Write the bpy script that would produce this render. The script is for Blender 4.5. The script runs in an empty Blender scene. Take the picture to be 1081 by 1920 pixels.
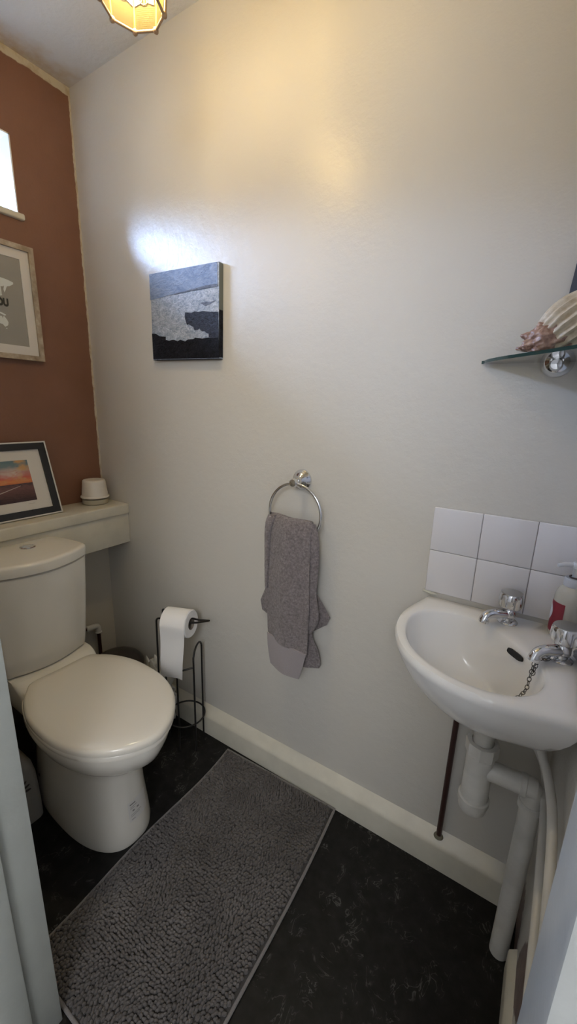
import bpy, bmesh, math, random
import numpy as np
from mathutils import Vector, Matrix, noise

random.seed(7)
rng = np.random.default_rng(7)
SC = bpy.context.scene
COL = SC.collection
PI = math.pi

# ---------------------------------------------------------------- helpers
class MB:
    """collects geometry for ONE mesh object (world coordinates)"""
    def __init__(s):
        s.v = []; s.f = []; s.m = []
    def add(s, verts, faces, mat=0):
        o = len(s.v)
        s.v += [tuple(map(float, p)) for p in verts]
        s.f += [tuple(i + o for i in f) for f in faces]
        s.m += [mat] * len(faces)
        return s
    def box(s, lo, hi, bevel=0, seg=2, mat=0, rot=None, pivot=None):
        bm = bmesh.new()
        bmesh.ops.create_cube(bm, size=1)
        lo = Vector(lo); hi = Vector(hi)
        for v in bm.verts:
            v.co = Vector(((lo[i] + hi[i]) / 2 + v.co[i] * (hi[i] - lo[i]) for i in range(3)))
        if bevel:
            bmesh.ops.bevel(bm, geom=bm.edges[:], offset=bevel, segments=seg, profile=0.5, affect='EDGES')
        if rot is not None:
            p = Vector(pivot) if pivot is not None else (lo + hi) / 2
            for v in bm.verts: v.co = p + rot @ (v.co - p)
        bm.verts.index_update()
        s.add([v.co for v in bm.verts], [[v.index for v in f.verts] for f in bm.faces], mat)
        bm.free(); return s
    def loft(s, rings, closed=True, cap0=False, cap1=False, mat=0, flip=False):
        n = len(rings[0]); V = []; F = []
        for r in rings: V += list(r)
        for i in range(len(rings) - 1):
            for j in range(n if closed else n - 1):
                k = (j + 1) % n
                q = (i * n + j, i * n + k, (i + 1) * n + k, (i + 1) * n + j)
                F.append(q[::-1] if flip else q)
        if cap0: F.append(tuple(range(n)) if flip else tuple(range(n))[::-1])
        if cap1:
            q = tuple((len(rings) - 1) * n + j for j in range(n)); F.append(q[::-1] if flip else q)
        return s.add(V, F, mat)
    def tube(s, path, r, n=10, cap=True, mat=0, closed=False):
        P = [Vector(p) for p in path]; N = len(P)
        R = r if hasattr(r, '__len__') else [r] * N
        up = None; rings = []
        for i in range(N):
            if closed: t = (P[(i + 1) % N] - P[i - 1])
            else: t = P[min(i + 1, N - 1)] - P[max(i - 1, 0)]
            t.normalize()
            if up is None:
                up = Vector((0, 0, 1)) if abs(t.z) < .9 else Vector((1, 0, 0))
            a = up - t * up.dot(t)
            if a.length < 1e-6: a = t.orthogonal()
            a.normalize(); b = t.cross(a); up = a
            rings.append([P[i] + (a * math.cos(2 * PI * k / n) + b * math.sin(2 * PI * k / n)) * R[i] for k in range(n)])
        if closed: rings.append(rings[0])
        return s.loft(rings, True, cap and not closed, cap and not closed, mat)
    def lathe(s, prof, origin, axis=(0, 0, 1), n=32, mat=0, cap0=True, cap1=True):
        ax = Vector(axis).normalized(); a = ax.orthogonal().normalized(); b = ax.cross(a); o = Vector(origin)
        rings = [[o + ax * h + (a * math.cos(2 * PI * k / n) + b * math.sin(2 * PI * k / n)) * max(r, 1e-5) for k in range(n)] for r, h in prof]
        return s.loft(rings, True, cap0, cap1, mat)
    def poly(s, pts, depth=None, mat=0):
        """flat polygon, or prism when depth vector given"""
        n = len(pts); P = [Vector(p) for p in pts]
        if depth is None: return s.add(P, [tuple(range(n))], mat)
        d = Vector(depth); V = P + [p + d for p in P]
        F = [tuple(range(n))[::-1], tuple(range(n, 2 * n))] + [(i, (i + 1) % n, (i + 1) % n + n, i + n) for i in range(n)]
        return s.add(V, F, mat)
    def torus(s, c, nrm, R, r, n=40, m=10, mat=0, sy=1.0, ref=None):
        nrm = Vector(nrm).normalized()
        a = Vector(ref).normalized() if ref is not None else nrm.orthogonal().normalized()
        b = nrm.cross(a); c = Vector(c)
        return s.tube([c + a * R * math.cos(2 * PI * i / n) + b * R * sy * math.sin(2 * PI * i / n) for i in range(n)], r, m, False, mat, True)

def world_loc(o):
    L = Vector((0, 0, 0))
    while o: L += o.location; o = o.parent
    return L

def obj(name, mb, mats, parent=None, smooth=40, label=None):
    me = bpy.data.meshes.new(name)
    base = Vector((0, 0, 0))
    if parent is not None: base = world_loc(parent)
    else:
        A = np.array(mb.v); base = Vector(((A[:, 0].min() + A[:, 0].max()) / 2, (A[:, 1].min() + A[:, 1].max()) / 2, A[:, 2].min()))
    me.from_pydata([tuple(Vector(p) - base) for p in mb.v], [], mb.f)
    if not isinstance(mats, (list, tuple)): mats = [mats]
    for m in mats: me.materials.append(m)
    me.polygons.foreach_set('material_index', mb.m)
    bm = bmesh.new(); bm.from_mesh(me)
    bmesh.ops.recalc_face_normals(bm, faces=bm.faces[:]); bm.to_mesh(me); bm.free()
    if smooth:
        me.polygons.foreach_set('use_smooth', [True] * len(me.polygons))
        me.set_sharp_from_angle(angle=math.radians(smooth))
    me.update()
    o = bpy.data.objects.new(name, me); COL.objects.link(o)
    if parent is not None: o.parent = parent
    else: o.location = base
    if label: o['label'] = label
    return o

def tag(o, label, cat, group=None):
    o['label'] = label; o['category'] = cat
    if group: o['group'] = group
    return o
def thing(name, loc, label, cat, group=None):
    o = bpy.data.objects.new(name, None); o.empty_display_size = .05
    o.location = loc; COL.objects.link(o); return tag(o, label, cat, group)
def struct(name, mb, mats, smooth=30, parent=None, label=None):
    o = obj(name, mb, mats, parent, smooth, label)
    if parent is None: o['kind'] = 'structure'
    return o
def catmull(pts, k=6, closed=False):
    P = [Vector(p) for p in pts]; n = len(P); out = []
    rngi = n if closed else n - 1
    for i in range(rngi):
        if closed: p0, p1, p2, p3 = P[i - 1], P[i], P[(i + 1) % n], P[(i + 2) % n]
        else: p0, p1, p2, p3 = P[max(i - 1, 0)], P[i], P[i + 1], P[min(i + 2, n - 1)]
        for j in range(k):
            t = j / k
            out.append(.5 * ((2 * p1) + (p2 - p0) * t + (2 * p0 - 5 * p1 + 4 * p2 - p3) * t * t + (3 * p1 - p0 - 3 * p2 + p3) * t ** 3))
    if not closed: out.append(P[-1])
    return out
def fillet(pts, r, k=6):
    """polyline with rounded inner corners"""
    P = [Vector(p) for p in pts]; out = [P[0]]
    for i in range(1, len(P) - 1):
        a = (P[i - 1] - P[i]); b = (P[i + 1] - P[i]); rr = min(r, a.length * .49, b.length * .49)
        A = P[i] + a.normalized() * rr; B = P[i] + b.normalized() * rr
        for j in range(k + 1):
            t = j / k; out.append(A * (1 - t) ** 2 + P[i] * 2 * t * (1 - t) + B * t * t)
    out.append(P[-1]); return out

# ---------------------------------------------------------------- materials
def srgb(r, g, b):
    f = lambda c: (c / 255 / 12.92) if c / 255 <= .04045 else ((c / 255 + .055) / 1.055) ** 2.4
    return (f(r), f(g), f(b), 1)
class Mat:
    def __init__(s, name, color=(.8, .8, .8, 1), rough=.5, metal=0, spec=.5, **kw):
        s.m = bpy.data.materials.new(name); s.m.use_nodes = True
        s.t = s.m.node_tree; s.n = s.t.nodes; s.l = s.t.links
        s.p = s.n['Principled BSDF']; s.out = s.n['Material Output']
        s.p.inputs['Base Color'].default_value = color; s.p.inputs['Roughness'].default_value = rough
        s.p.inputs['Metallic'].default_value = metal; s.p.inputs['Specular IOR Level'].default_value = spec
        for k, v in kw.items(): s.p.inputs[k.replace('_', ' ')].default_value = v
        s._co = None
    def node(s, typ, **kw):
        n = s.n.new(typ)
        for k, v in kw.items(): setattr(n, k, v)
        return n
    def link(s, a, b): s.l.new(a, b)
    def co(s):
        if s._co is None:
            g = s.node('ShaderNodeNewGeometry'); s._co = g.outputs['Position']
        return s._co
    def objco(s):
        return s.node('ShaderNodeTexCoord').outputs['Object']
    def noise(s, scale, detail=4, rough=.55, dist=0, co=None, scl=None):
        n = s.node('ShaderNodeTexNoise'); n.inputs['Scale'].default_value = scale; n.inputs['Detail'].default_value = detail
        n.inputs['Roughness'].default_value = rough; n.inputs['Distortion'].default_value = dist
        c = co or s.co()
        if scl:
            mp = s.node('ShaderNodeMapping'); mp.inputs['Scale'].default_value = scl; s.link(c, mp.inputs['Vector']); c = mp.outputs[0]
        s.link(c, n.inputs['Vector']); return n.outputs['Fac']
    def ramp(s, fac, stops, interp='LINEAR'):
        r = s.node('ShaderNodeValToRGB'); r.color_ramp.interpolation = interp
        e = r.color_ramp.elements
        while len(e) < len(stops): e.new(.5)
        for el, (p, c) in zip(e, stops):
            el.position = p; el.color = c if hasattr(c, '__len__') else (c, c, c, 1)
        s.link(fac, r.inputs['Fac']); return r.outputs['Color']
    def mix(s, fac, a, b, blend='MIX'):
        m = s.node('ShaderNodeMix', data_type='RGBA', blend_type=blend)
        for sock, val in ((m.inputs[0], fac), (m.inputs[6], a), (m.inputs[7], b)):
            if hasattr(val, 'is_output'): s.link(val, sock)
            else: sock.default_value = val
        return m.outputs[2]
    def math(s, op, a, b=None, c=None, clamp=False):
        m = s.node('ShaderNodeMath', operation=op, use_clamp=clamp)
        for i, val in enumerate((a, b, c)):
            if val is None: continue
            if hasattr(val, 'is_output'): s.link(val, m.inputs[i])
            else: m.inputs[i].default_value = val
        return m.outputs[0]
    def xyz(s, co=None):
        n = s.node('ShaderNodeSeparateXYZ'); s.link(co or s.co(), n.inputs[0]); return n.outputs
    def base(s, c): s.link(c, s.p.inputs['Base Color'])
    def bump(s, h, strength=.2, dist=.002):
        b = s.node('ShaderNodeBump'); b.inputs['Strength'].default_value = strength; b.inputs['Distance'].default_value = dist
        s.link(h, b.inputs['Height']); s.link(b.outputs[0], s.p.inputs['Normal'])
    def step(s, v, lo, hi):
        m = s.node('ShaderNodeMapRange'); m.inputs[1].default_value = lo; m.inputs[2].default_value = hi
        s.link(v, m.inputs[0]); return m.outputs[0]

def plain(name, color, rough=.5, metal=0, spec=.5, bump=None, var=0, **kw):
    M = Mat(name, color, rough, metal, spec, **kw)
    if bump: M.bump(M.noise(bump[0], 5), bump[1], bump[2] if len(bump) > 2 else .002)
    if var:
        c = [x * (1 - var) for x in color[:3]] + [1]; d = [min(1, x * (1 + var)) for x in color[:3]] + [1]
        M.base(M.ramp(M.noise(14, 5), [(.35, c), (.65, d)]))
    return M.m

# wall paints
WALLC = (.60, .565, .49, 1)
M = Mat('cream_satin_paint', WALLC, .34, 0, .45)
n1 = M.noise(9, 3); n2 = M.noise(240, 3); n3 = M.noise(38, 3)
M.base(M.mix(M.noise(2.2, 3), (.59, .565, .515, 1), (.615, .59, .54, 1)))
hh = M.math('ADD', M.math('MULTIPLY', n3, 1.0), M.math('MULTIPLY', n2, .22))
M.bump(hh, .28, .004)
M_WALL = M.m

M = Mat('brown_feature_paint', (.25, .1, .05, 1), .5, 0, .4)
x, y, z = M.xyz()
wob = M.math('MULTIPLY', M.math('SUBTRACT', M.noise(22, 4), .5), .012)
wob2 = M.math('MULTIPLY', M.math('SUBTRACT', M.noise(14, 4), .5), .03)
top = M.step(M.math('ADD', z, wob2), 2.243, 2.246)             # cream above the painted edge
edge = M.step(M.math('ADD', y, wob), -.0075, -.0065)           # ragged edge at the corner
low = M.math('LESS_THAN', z, .80)
msk = M.math('MAXIMUM', M.math('MAXIMUM', top, edge), low)
brown = M.ramp(M.noise(5, 4), [(.3, (.192, .092, .056, 1)), (.7, (.225, .110, .068, 1))])
M.base(M.mix(low, M.mix(msk, brown, M.ramp(M.noise(26, 5), [(.36, (.44, .36, .25, 1)), (.52, (.56, .51, .41, 1))])), (.56, .51, .42, 1)))
M.bump(M.noise(120, 4), .18, .003)
M_BROWN = M.m

M = Mat('ceiling_paint', (.6, .6, .6, 1), .8)
x, y, z = M.xyz()
st = M.step(M.math('ADD', x, M.math('MULTIPLY', M.math('SUBTRACT', M.noise(13, 5), .5), .16)), .10, .02)
st2 = M.math('MULTIPLY', st, M.ramp(M.noise(28, 5), [(.3, .25), (.7, 1.)]))
M.base(M.mix(st2, (.60, .60, .60, 1), (.47, .36, .24, 1)))
M.bump(M.noise(70, 4), .35, .004)
M_CEIL = M.m

M_WHITE_GLOSS = plain('white_gloss_paint', (.66, .66, .63, 1), .28, 0, .5, (30, .12, .003))
M_CREAM_GLOSS = plain('yellowed_gloss_paint', (.62, .59, .50, 1), .3, 0, .5, (35, .2, .003), var=.05)
M_JAMB = plain('pale_door_frame_paint', (.46, .48, .445, 1), .32, 0, .5, (45, .22, .003), var=.03)
M_HALL = plain('hall_paint', (.66, .67, .70, 1), .7)

M = Mat('wall_right_paint', (.58, .56, .52, 1), .45)
x, y, z = M.xyz()
py_ = M.math('ADD', y, .285); pz_ = M.math('SUBTRACT', z, .185)
pa = M.math('ADD', M.math('MULTIPLY', py_, -.55), M.math('MULTIPLY', pz_, .835)); pb = M.math('ADD', M.math('MULTIPLY', py_, .835), M.math('MULTIPLY', pz_, .55))
d1 = M.math('ADD', M.math('POWER', M.math('ABSOLUTE', M.math('DIVIDE', pa, .15)), 2.), M.math('POWER', M.math('ABSOLUTE', M.math('DIVIDE', pb, .058)), 2.))
d1 = M.math('ADD', d1, M.math('MULTIPLY', M.math('SUBTRACT', M.noise(50, 4), .5), .7))
m1 = M.step(d1, 1.08, .95)
dz = M.math('ADD', M.math('POWER', M.math('ABSOLUTE', M.math('DIVIDE', M.math('ADD', y, .07), .075)), 2.), M.math('POWER', M.math('ABSOLUTE', M.math('DIVIDE', M.math('SUBTRACT', z, .05), .10)), 2.))
dz = M.math('ADD', dz, M.math('MULTIPLY', M.math('SUBTRACT', M.noise(45, 5), .5), 2.4))
m2 = M.step(dz, 1.1, .85)
plaster = M.ramp(M.noise(40, 5), [(.3, (.14, .10, .095, 1)), (.7, (.25, .19, .18, 1))])
M.base(M.mix(M.math('MAXIMUM', m1, m2), (.58, .56, .52, 1), plaster))
M.bump(M.noise(60, 5), .4, .004)
M_WALLR = M.m

M = Mat('black_marbled_vinyl', (.012, .012, .012, 1), .5, 0, .25)
c = M.co()
wn = M.node('ShaderNodeTexNoise'); wn.inputs['Scale'].default_value = 9; wn.inputs['Detail'].default_value = 2
M.link(c, wn.inputs['Vector'])
vm = M.node('ShaderNodeVectorMath', operation='MULTIPLY_ADD'); M.link(wn.outputs['Color'], vm.inputs[0]); vm.inputs[1].default_value = (.10, .10, .1); M.link(c, vm.inputs[2])
def vein(scale, w, off, scl):
    f = M.noise(scale, 3, .6, .6, vm.outputs[0], scl)
    a = M.math('ABSOLUTE', M.math('SUBTRACT', f, off))
    return M.step(a, w, w * .25)
v1 = M.math('MULTIPLY', vein(30, .017, .5, (1, .45, 1)), M.ramp(M.noise(17, 4), [(.53, 0.), (.62, 1.)]))
v2 = M.math('MULTIPLY', vein(46, .014, .47, (.4, 1, 1)), M.ramp(M.noise(15, 4, .6, 0, None, (1, 1.3, 1)), [(.56, 0.), (.66, .8)]))
v = M.math('MAXIMUM', v1, v2)
clo = M.ramp(M.noise(34, 6), [(.35, (.004, .004, .004, 1)), (.72, (.013, .0125, .012, 1))])
M.base(M.mix(M.math('MULTIPLY', v, .52), clo, (.13, .13, .125, 1)))
M.bump(M.noise(160, 3), .12, .001)
M_FLOOR = M.m

def ceramic(name, col, rough=.12):
    return plain(name, col, rough, 0, .5, (6, .03, .002))
M_CERAMIC = ceramic('white_vitreous_china', (.81, .805, .795, 1))
M_TOILET = ceramic('warm_white_china', (.70, .67, .605, 1), .13)
M_SEAT = plain('warm_white_seat_plastic', (.72, .68, .605, 1), .16, 0, .5)
M_CHROME = plain('chrome', (.72, .73, .75, 1), .09, 1)
M_STEEL = plain('dull_steel', (.45, .44, .42, 1), .28, 1)
M_BLACKWIRE = plain('black_wire', (.012, .011, .011, 1), .4, 0, .4)
M_BLACK = plain('black_hole', (.006, .006, .006, 1), .6)
M_BROWNPIPE = plain('dark_brown_pipe_paint', (.045, .020, .018, 1), .35, 0, .5, (60, .2, .002))
M_PLASTIC = plain('white_pipe_plastic', (.66, .645, .60, 1), .3, 0, .5, (80, .15, .002), var=.09)
M_DUSTY = plain('dusty_pipe_top', (.14, .125, .12, 1), .7, var=.3)
M_PAINTPIPE = plain('cream_painted_pipe', (.62, .60, .555, 1), .35, 0, .5, (70, .3, .002), var=.06)
M_PAPER = plain('toilet_paper', (.80, .79, .78, 1), .9, 0, .1, (300, .2, .001))
M_CARD = plain('roll_core_card', (.20, .17, .14, 1), .9)
M_PRINTMAT = plain('white_mount_card', (.66, .64, .61, 1), .7)
M_BLACKMAT = plain('black_frame', (.010, .010, .013, 1), .35)
M_DARKFRAME = plain('dark_grey_frame', (.022, .019, .021, 1), .6, 0, .3)
M_GREYINK = plain('grey_ink', (.22, .21, .2, 1), .8)
M_DARKINK = plain('dark_ink', (.045, .045, .04, 1), .8)

M = Mat('driftwood_frame', (.4, .33, .25, 1), .7)
M.base(M.ramp(M.noise(60, 5, .6, 0, None, (1, .35, .35)), [(.3, (.22, .165, .11, 1)), (.55, (.40, .33, .25, 1)), (.78, (.62, .58, .5, 1))]))
M.bump(M.noise(90, 4), .4, .002); M_DRIFT = M.m
M_MAPGREY = plain('map_grey_paper', (.31, .30, .275, 1), .75, var=.03)
M_MAPWHITE = plain('map_white_land', (.66, .70, .70, 1), .75)

# canvas paint
def paint(name, c0, c1, sc=40, scl=(1, 1, 2.2), b=.6, spec=.3):
    M = Mat(name, c0, .5, 0, spec)
    f1 = M.noise(sc, 6, .7, .8, None, scl); f2 = M.noise(sc * 3.2, 4, .6, .5, None, scl)
    f = M.math('ADD', M.math('MULTIPLY', f1, .62), M.math('MULTIPLY', f2, .38))
    M.base(M.ramp(f, [(.40, c0), (.60, c1)]))
    M.bump(f, b, .007); return M.m
M_CSKY = paint('blue_grey_oil_paint', (.135, .18, .28, 1), (.25, .30, .40, 1), 30)
M_CFOAM = paint('foam_oil_paint', (.23, .28, .37, 1), (.56, .61, .69, 1), 48, (1, 1, 1.6), 1.)
M_CDARK = paint('navy_oil_paint', (.008, .010, .018, 1), (.060, .068, .095, 1), 60, (1, 1, 1.8), 1., .2)
M_CBLACK = paint('black_oil_paint', (.003, .003, .004, 1), (.018, .020, .028, 1), 45, (1, 1, 1.6), 1., .12)
M_CMID = paint('slate_oil_paint', (.08, .10, .14, 1), (.20, .22, .28, 1), 70, (1, 1, 2.4), .8)

# fabrics
def terry(name, c0, c1, sc, b, d=.004):
    M = Mat(name, c0, .95, 0, .15)
    M.p.inputs['Sheen Weight'].default_value = .25; M.p.inputs['Sheen Roughness'].default_value = .6
    M.base(M.ramp(M.noise(sc, 4, .7), [(.3, c0), (.7, c1)]))
    M.bump(M.noise(sc * 1.3, 4, .7), b, d); return M.m
M_TOWEL = terry('taupe_terry', (.125, .103, .104, 1), (.315, .27, .268, 1), 150, 1.0, .005)
M_HEM = terry('flat_woven_band', (.30, .265, .268, 1), (.345, .305, .308, 1), 500, .3, .001)
M = Mat('grey_chenille', (.12, .11, .1, 1), .95, 0, .15)
M.p.inputs['Sheen Weight'].default_value = .2
a = M.ramp(M.noise(7, 4), [(.32, (.070, .062, .059, 1)), (.66, (.165, .150, .144, 1))])
M.base(M.mix(M.noise(120, 3), a, (.105, .094, .09, 1))); M_PILE = M.m
M_RUGBASE = terry('grey_rug_binding', (.15, .14, .135, 1), (.20, .185, .18, 1), 300, .4, .001)

# ---------------------------------------------------------------- room shell
W = 1.668; H = 2.267; DY = -.762; T = .10
struct('floor', MB().box((-.02, -2.4, -.06), (2.6, .02, 0)), M_FLOOR)
struct('ceiling', MB().box((-.02, -2.4, H), (2.6, .02, H + .06)), M_CEIL)
struct('wall_back', MB().box((-.30, 0, 0), (2.6, .12, H)), M_WALL)
# brown wall around the small window
wy0, wy1, wz0, wz1 = -.745, -.212, 1.82, 2.04
mb = MB()
mb.box((-.30, -.87, 0), (0, 0, wz0)); mb.box((-.30, -.87, wz1), (0, 0, H))
mb.box((-.30, wy1, wz0), (0, 0, wz1)); mb.box((-.30, -.87, wz0), (0, wy0, wz1))
struct('wall_left', mb, M_BROWN)
struct('wall_right', MB().box((W, -.87, 0), (W + .10, 0, H)), M_WALLR)
jl, jr = .887, 1.598; dh = 1.99
mb = MB().box((0, -.862, 0), (jl - .03, DY, H)).box((jr + .03, -.862, 0), (W, DY, H)).box((jl - .03, -.862, dh + .03), (jr + .03, DY, H))
struct('wall_front', mb, M_WALL)
# hallway behind the camera
struct('floor_hall_bounce', MB().box((.1, -2.4, .0002), (2.5, -.866, .006)), plain('pale_bounce_carpet', (.46, .44, .41, 1), .95))  # unseen pale carpet, added to bounce light up into the room
struct('wall_hall_left', MB().box((.0, -2.4, 0), (.10, -.87, H)), M_HALL)
struct('wall_hall_right', MB().box((2.5, -2.4, 0), (2.6, -.87, H)), M_HALL)
struct('wall_hall_back', MB().box((.1, -2.5, 0), (2.5, -2.4, H)), M_HALL)
struct('wall_hall_front', MB().box((W + .1, -.87, 0), (2.5, -.80, H)), M_HALL)

# window: white plastered reveal, frame, pane, sill board
mb = MB()
e = .004
mb.box((-.285, wy1 - e, wz0), (-.0005, wy1, wz1)); mb.box((-.285, wy0, wz0), (-.0005, wy0 + e, wz1))
mb.box((-.285, wy0, wz1 - e), (-.0005, wy1, wz1)); mb.box((-.285, wy0, wz0), (-.0005, wy1, wz0 + e))
win = struct('window_1', mb, plain('white_reveal_paint', (.80, .81, .82, 1), .5))
fz1 = 1.995
mb = MB()
mb.box((-.228, wy0, wz0), (-.200, wy0 + .014, wz1), .003); mb.box((-.228, wy1 - .012, wz0), (-.200, wy1, wz1), .003)
mb.box((-.228, wy0, fz1), (-.200, wy1, wz1), .003); mb.box((-.228, wy0, wz0), (-.200, wy1, wz0 + .006), .002)
struct('window_frame', mb, M_WHITE_GLOSS, parent=win)
M = Mat('window_pane_glass'); M.n.remove(M.p)
tr = M.node('ShaderNodeBsdfTransparent'); gl = M.node('ShaderNodeBsdfGlossy'); gl.inputs['Roughness'].default_value = .02
fr = M.node('ShaderNodeFresnel'); fr.inputs['IOR'].default_value = 1.45
mx = M.node('ShaderNodeMixShader'); M.link(fr.outputs[0], mx.inputs[0]); M.link(tr.outputs[0], mx.inputs[1]); M.link(gl.outputs[0], mx.inputs[2]); M.link(mx.outputs[0], M.out.inputs[0])
struct('pane', MB().box((-.217, wy0 + .012, wz0 + .005), (-.213, wy1 - .010, fz1 + .002)), M.m, parent=win)
struct('window_sill', MB().box((-.27, wy0 - .012, wz0 - .014), (.014, wy1 + .013, wz0 + .0045), .005, 3), M_CREAM_GLOSS, parent=win)

# skirting boards: face, sloped top meeting the wall
def skirt(path_dir, a, b, prof):
    """profile (out, z) swept between points a and b; path_dir = outward normal"""
    n = Vector(path_dir); A = Vector(a); B = Vector(b)
    rings = [[p + n * o + Vector((0, 0, z)) for o, z in prof] for p in (A, B)]
    return MB().loft(rings, True, True, True)
prof = [(0, 0), (.030, 0), (.030, .072), (.0285, .079), (.024, .085), (.004, .106), (0, .110)]
struct('baseboard_back', skirt((0, -1, 0), (.0, 0, 0), (W - .001, 0, 0), prof), M_CREAM_GLOSS, 50)
prof2 = [(0, 0), (.016, 0), (.016, .058), (.0145, .065), (.002, .078), (0, .079)]
struct('baseboard_right', skirt((-1, 0, 0), (W, -.158, 0), (W, DY, 0), prof2), M_CREAM_GLOSS, 50)

# door frame
M_JAMB2 = plain('toned_down_door_frame_paint', (.38, .39, .38, 1), .32, 0, .5, (45, .22, .003), var=.04)  # frame paint darkened for the right jamb, holds down the hall light
def jamb(name, xf, sgn, m):
    """lining whose room face is at xf; sgn = direction into the opening"""
    mb = MB()
    mb.box(sorted_lo(xf - sgn * .03, -.862, 0, xf, -.762, dh), sorted_hi(xf - sgn * .03, -.862, 0, xf, -.762, dh), .002)
    mb.box(sorted_lo(xf, -.862, 0, xf + sgn * .012, -.815, dh), sorted_hi(xf, -.862, 0, xf + sgn * .012, -.815, dh), .003)
    mb.box(sorted_lo(xf - sgn * .06, -.880, 0, xf - sgn * .006, -.862, dh + .06), sorted_hi(xf - sgn * .06, -.880, 0, xf - sgn * .006, -.862, dh + .06), .004)
    return struct(name, mb, m)
def sorted_lo(a, b, c, d, e, f): return (min(a, d), min(b, e), min(c, f))
def sorted_hi(a, b, c, d, e, f): return (max(a, d), max(b, e), max(c, f))
jamb('trim_1', jl, 1, M_JAMB)
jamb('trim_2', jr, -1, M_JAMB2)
struct('trim_3', MB().box((jl, -.862, dh), (jr, -.762, dh + .03), .002), M_JAMB)

# ---------------------------------------------------------------- boxed ledge behind the toilet
led = thing('boxed_ledge', (.08, -.38, .696), 'cream painted boxed-in ledge along the brown wall above the toilet', 'ledge')
obj('ledge_top', MB().box((0, -.762, .8165), (.166, 0, .857), .005, 3), M_CREAM_GLOSS, led)
obj('fascia', MB().box((0, -.762, .696), (.158, 0, .8165), .002), M_CREAM_GLOSS, led)

# ---------------------------------------------------------------- toilet
TY = -.437
PY = -.431
ROT = math.radians(-1.4); piv = Vector((.30, TY, 0))
def tr_(x, y, z):
    dx = x - piv.x; c, s = math.cos(ROT), math.sin(ROT)
    return Vector((piv.x + dx * c - y * s, PY + dx * s + y * c, z))
half = [(0, 0), (0, .5), (.06, .68), (.16, .845), (.30, .965), (.46, 1.0), (.62, .965), (.77, .83), (.89, .59), (.965, .31), (1, 0)]
hp = [(a, b) for a, b in half]
loop = hp + [(a, -b) for a, b in hp[-2:0:-1]]
OUT = [(p.x, p.y) for p in catmull([(a, b, 0) for a, b in loop], 5, True)]
def ring(xb, xf, hw, z, ov=1.0):
    R = []
    for a, b in OUT:
        if ov < 1:   # blend towards an ellipse
            ang = math.atan2(b, (a - .5) * 2)
            ea = .5 + .5 * math.copysign(abs(math.cos(ang)) ** .8, math.cos(ang)); eb = math.copysign(abs(math.sin(ang)) ** .8, math.sin(ang))
            a = a * ov + ea * (1 - ov); b = b * ov + eb * (1 - ov)
        R.append(tr_(xb + (xf - xb) * a, hw * b, z))
    return R
toilet = thing('toilet', (.45, TY, 0), 'white close-coupled toilet with closed lid against the brown wall', 'toilet')
PAN = [(.335, .822, .160, .400, 1), (.335, .822, .1605, .385, 1), (.335, .816, .157, .365, 1), (.33, .800, .147, .335, .9), (.32, .775, .133, .312, .7),
       (.30, .742, .117, .294, .5), (.28, .716, .105, .280, .3), (.27, .703, .098, .262, .15), (.26, .698, .095, .23, .0),
       (.25, .699, .099, .15, 0), (.245, .707, .108, .06, 0), (.245, .711, .111, .015, 0), (.247, .709, .110, .0, 0)]
mb = MB().loft([ring(*p) for p in PAN], True, True, True)
# rear platform carrying the cistern
def rbox(x0, x1, hw, z, r=.03, n=5):
    pts = []
    for cx, cy, a0 in ((x1 - r, hw - r, 0), (x0 + r, hw - r, 90), (x0 + r, -hw + r, 180), (x1 - r, -hw + r, 270)):
        for k in range(n + 1):
            a = math.radians(a0 + 90 * k / n); pts.append(tr_(cx + r * math.cos(a), cy + r * math.sin(a), z))
    return pts
mb.loft([rbox(.18, .40, .10, .30), rbox(.175, .40, .118, .36), rbox(.172, .395, .122, .408), rbox(.172, .368, .124, .430), rbox(.172, .352, .124, .4365), rbox(.174, .347, .120, .438)], True, True, True)
pan = obj('pan', mb, M_TOILET, toilet, 50)
obj('fixing_hole', MB().lathe([(.006, -.002), (.006, .0015)], tr_(.355, -.0945, .095), tr_(0, -1, 0) - tr_(0, 0, 0), 12), M_BLACK, pan)
# moulded foot with the fixing screw at the side
obj('seat', MB().loft([ring(.374, .824, .163, .4005), ring(.370, .830, .1665, .404), ring(.370, .830, .1665, .414), ring(.374, .826, .164, .4175)], True, True, True), M_SEAT, toilet, 50)
lidr = [ring(.374, .829, .164, .418), ring(.370, .834, .168, .421), ring(.369, .835, .1685, .430), ring(.372, .831, .1665, .4365), ring(.378, .823, .161, .4405), ring(.40, .79, .138, .443), ring(.45, .71, .08, .4445), ring(.52, .62, .03, .4449)]
obj('lid', MB().loft(lidr, True, True, True), M_SEAT, toilet, 50)
def cist(xb, xe, xf, hw, z):
    h = [(xb, 0), (xb, hw * .6), (xb + .001, hw * .80), (xb + .010, hw * .875), (xb + .045, hw * .935), ((xb + xe) / 2 + .02, hw * .985), (xe - .012, hw), (xe + .008, hw * .955),
         (xe + (xf - xe) * .40, hw * .80), (xe + (xf - xe) * .77, hw * .48), (xf, 0)]
    L = h + [(a, -b) for a, b in h[-2:0:-1]]
    return [Vector((p.x, TY + p.y, z)) for p in catmull([(a, b, 0) for a, b in L], 4, True)]
cz = [(.180, .298, .334, .122, .440), (.176, .304, .340, .126, .446), (.173, .310, .350, .131, .50), (.172, .318, .366, .138, .62), (.172, .327, .382, .1435, .75), (.172, .327, .382, .1438, .762), (.174, .324, .379, .1410, .7645), (.185, .31, .36, .13, .7648), (.185, .31, .36, .13, .7690)]
obj('cistern', MB().loft([cist(*c) for c in cz], True, True, True), M_TOILET, toilet, 50)
lz = [(.172, .324, .380, .1415, .7685), (.169, .329, .386, .1455, .7697), (.168, .331, .388, .147, .794), (.169, .329, .386, .1458, .799), (.172, .325, .381, .142, .8022), (.176, .319, .374, .137, .8030), (.20, .30, .34, .10, .8035)]
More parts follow.
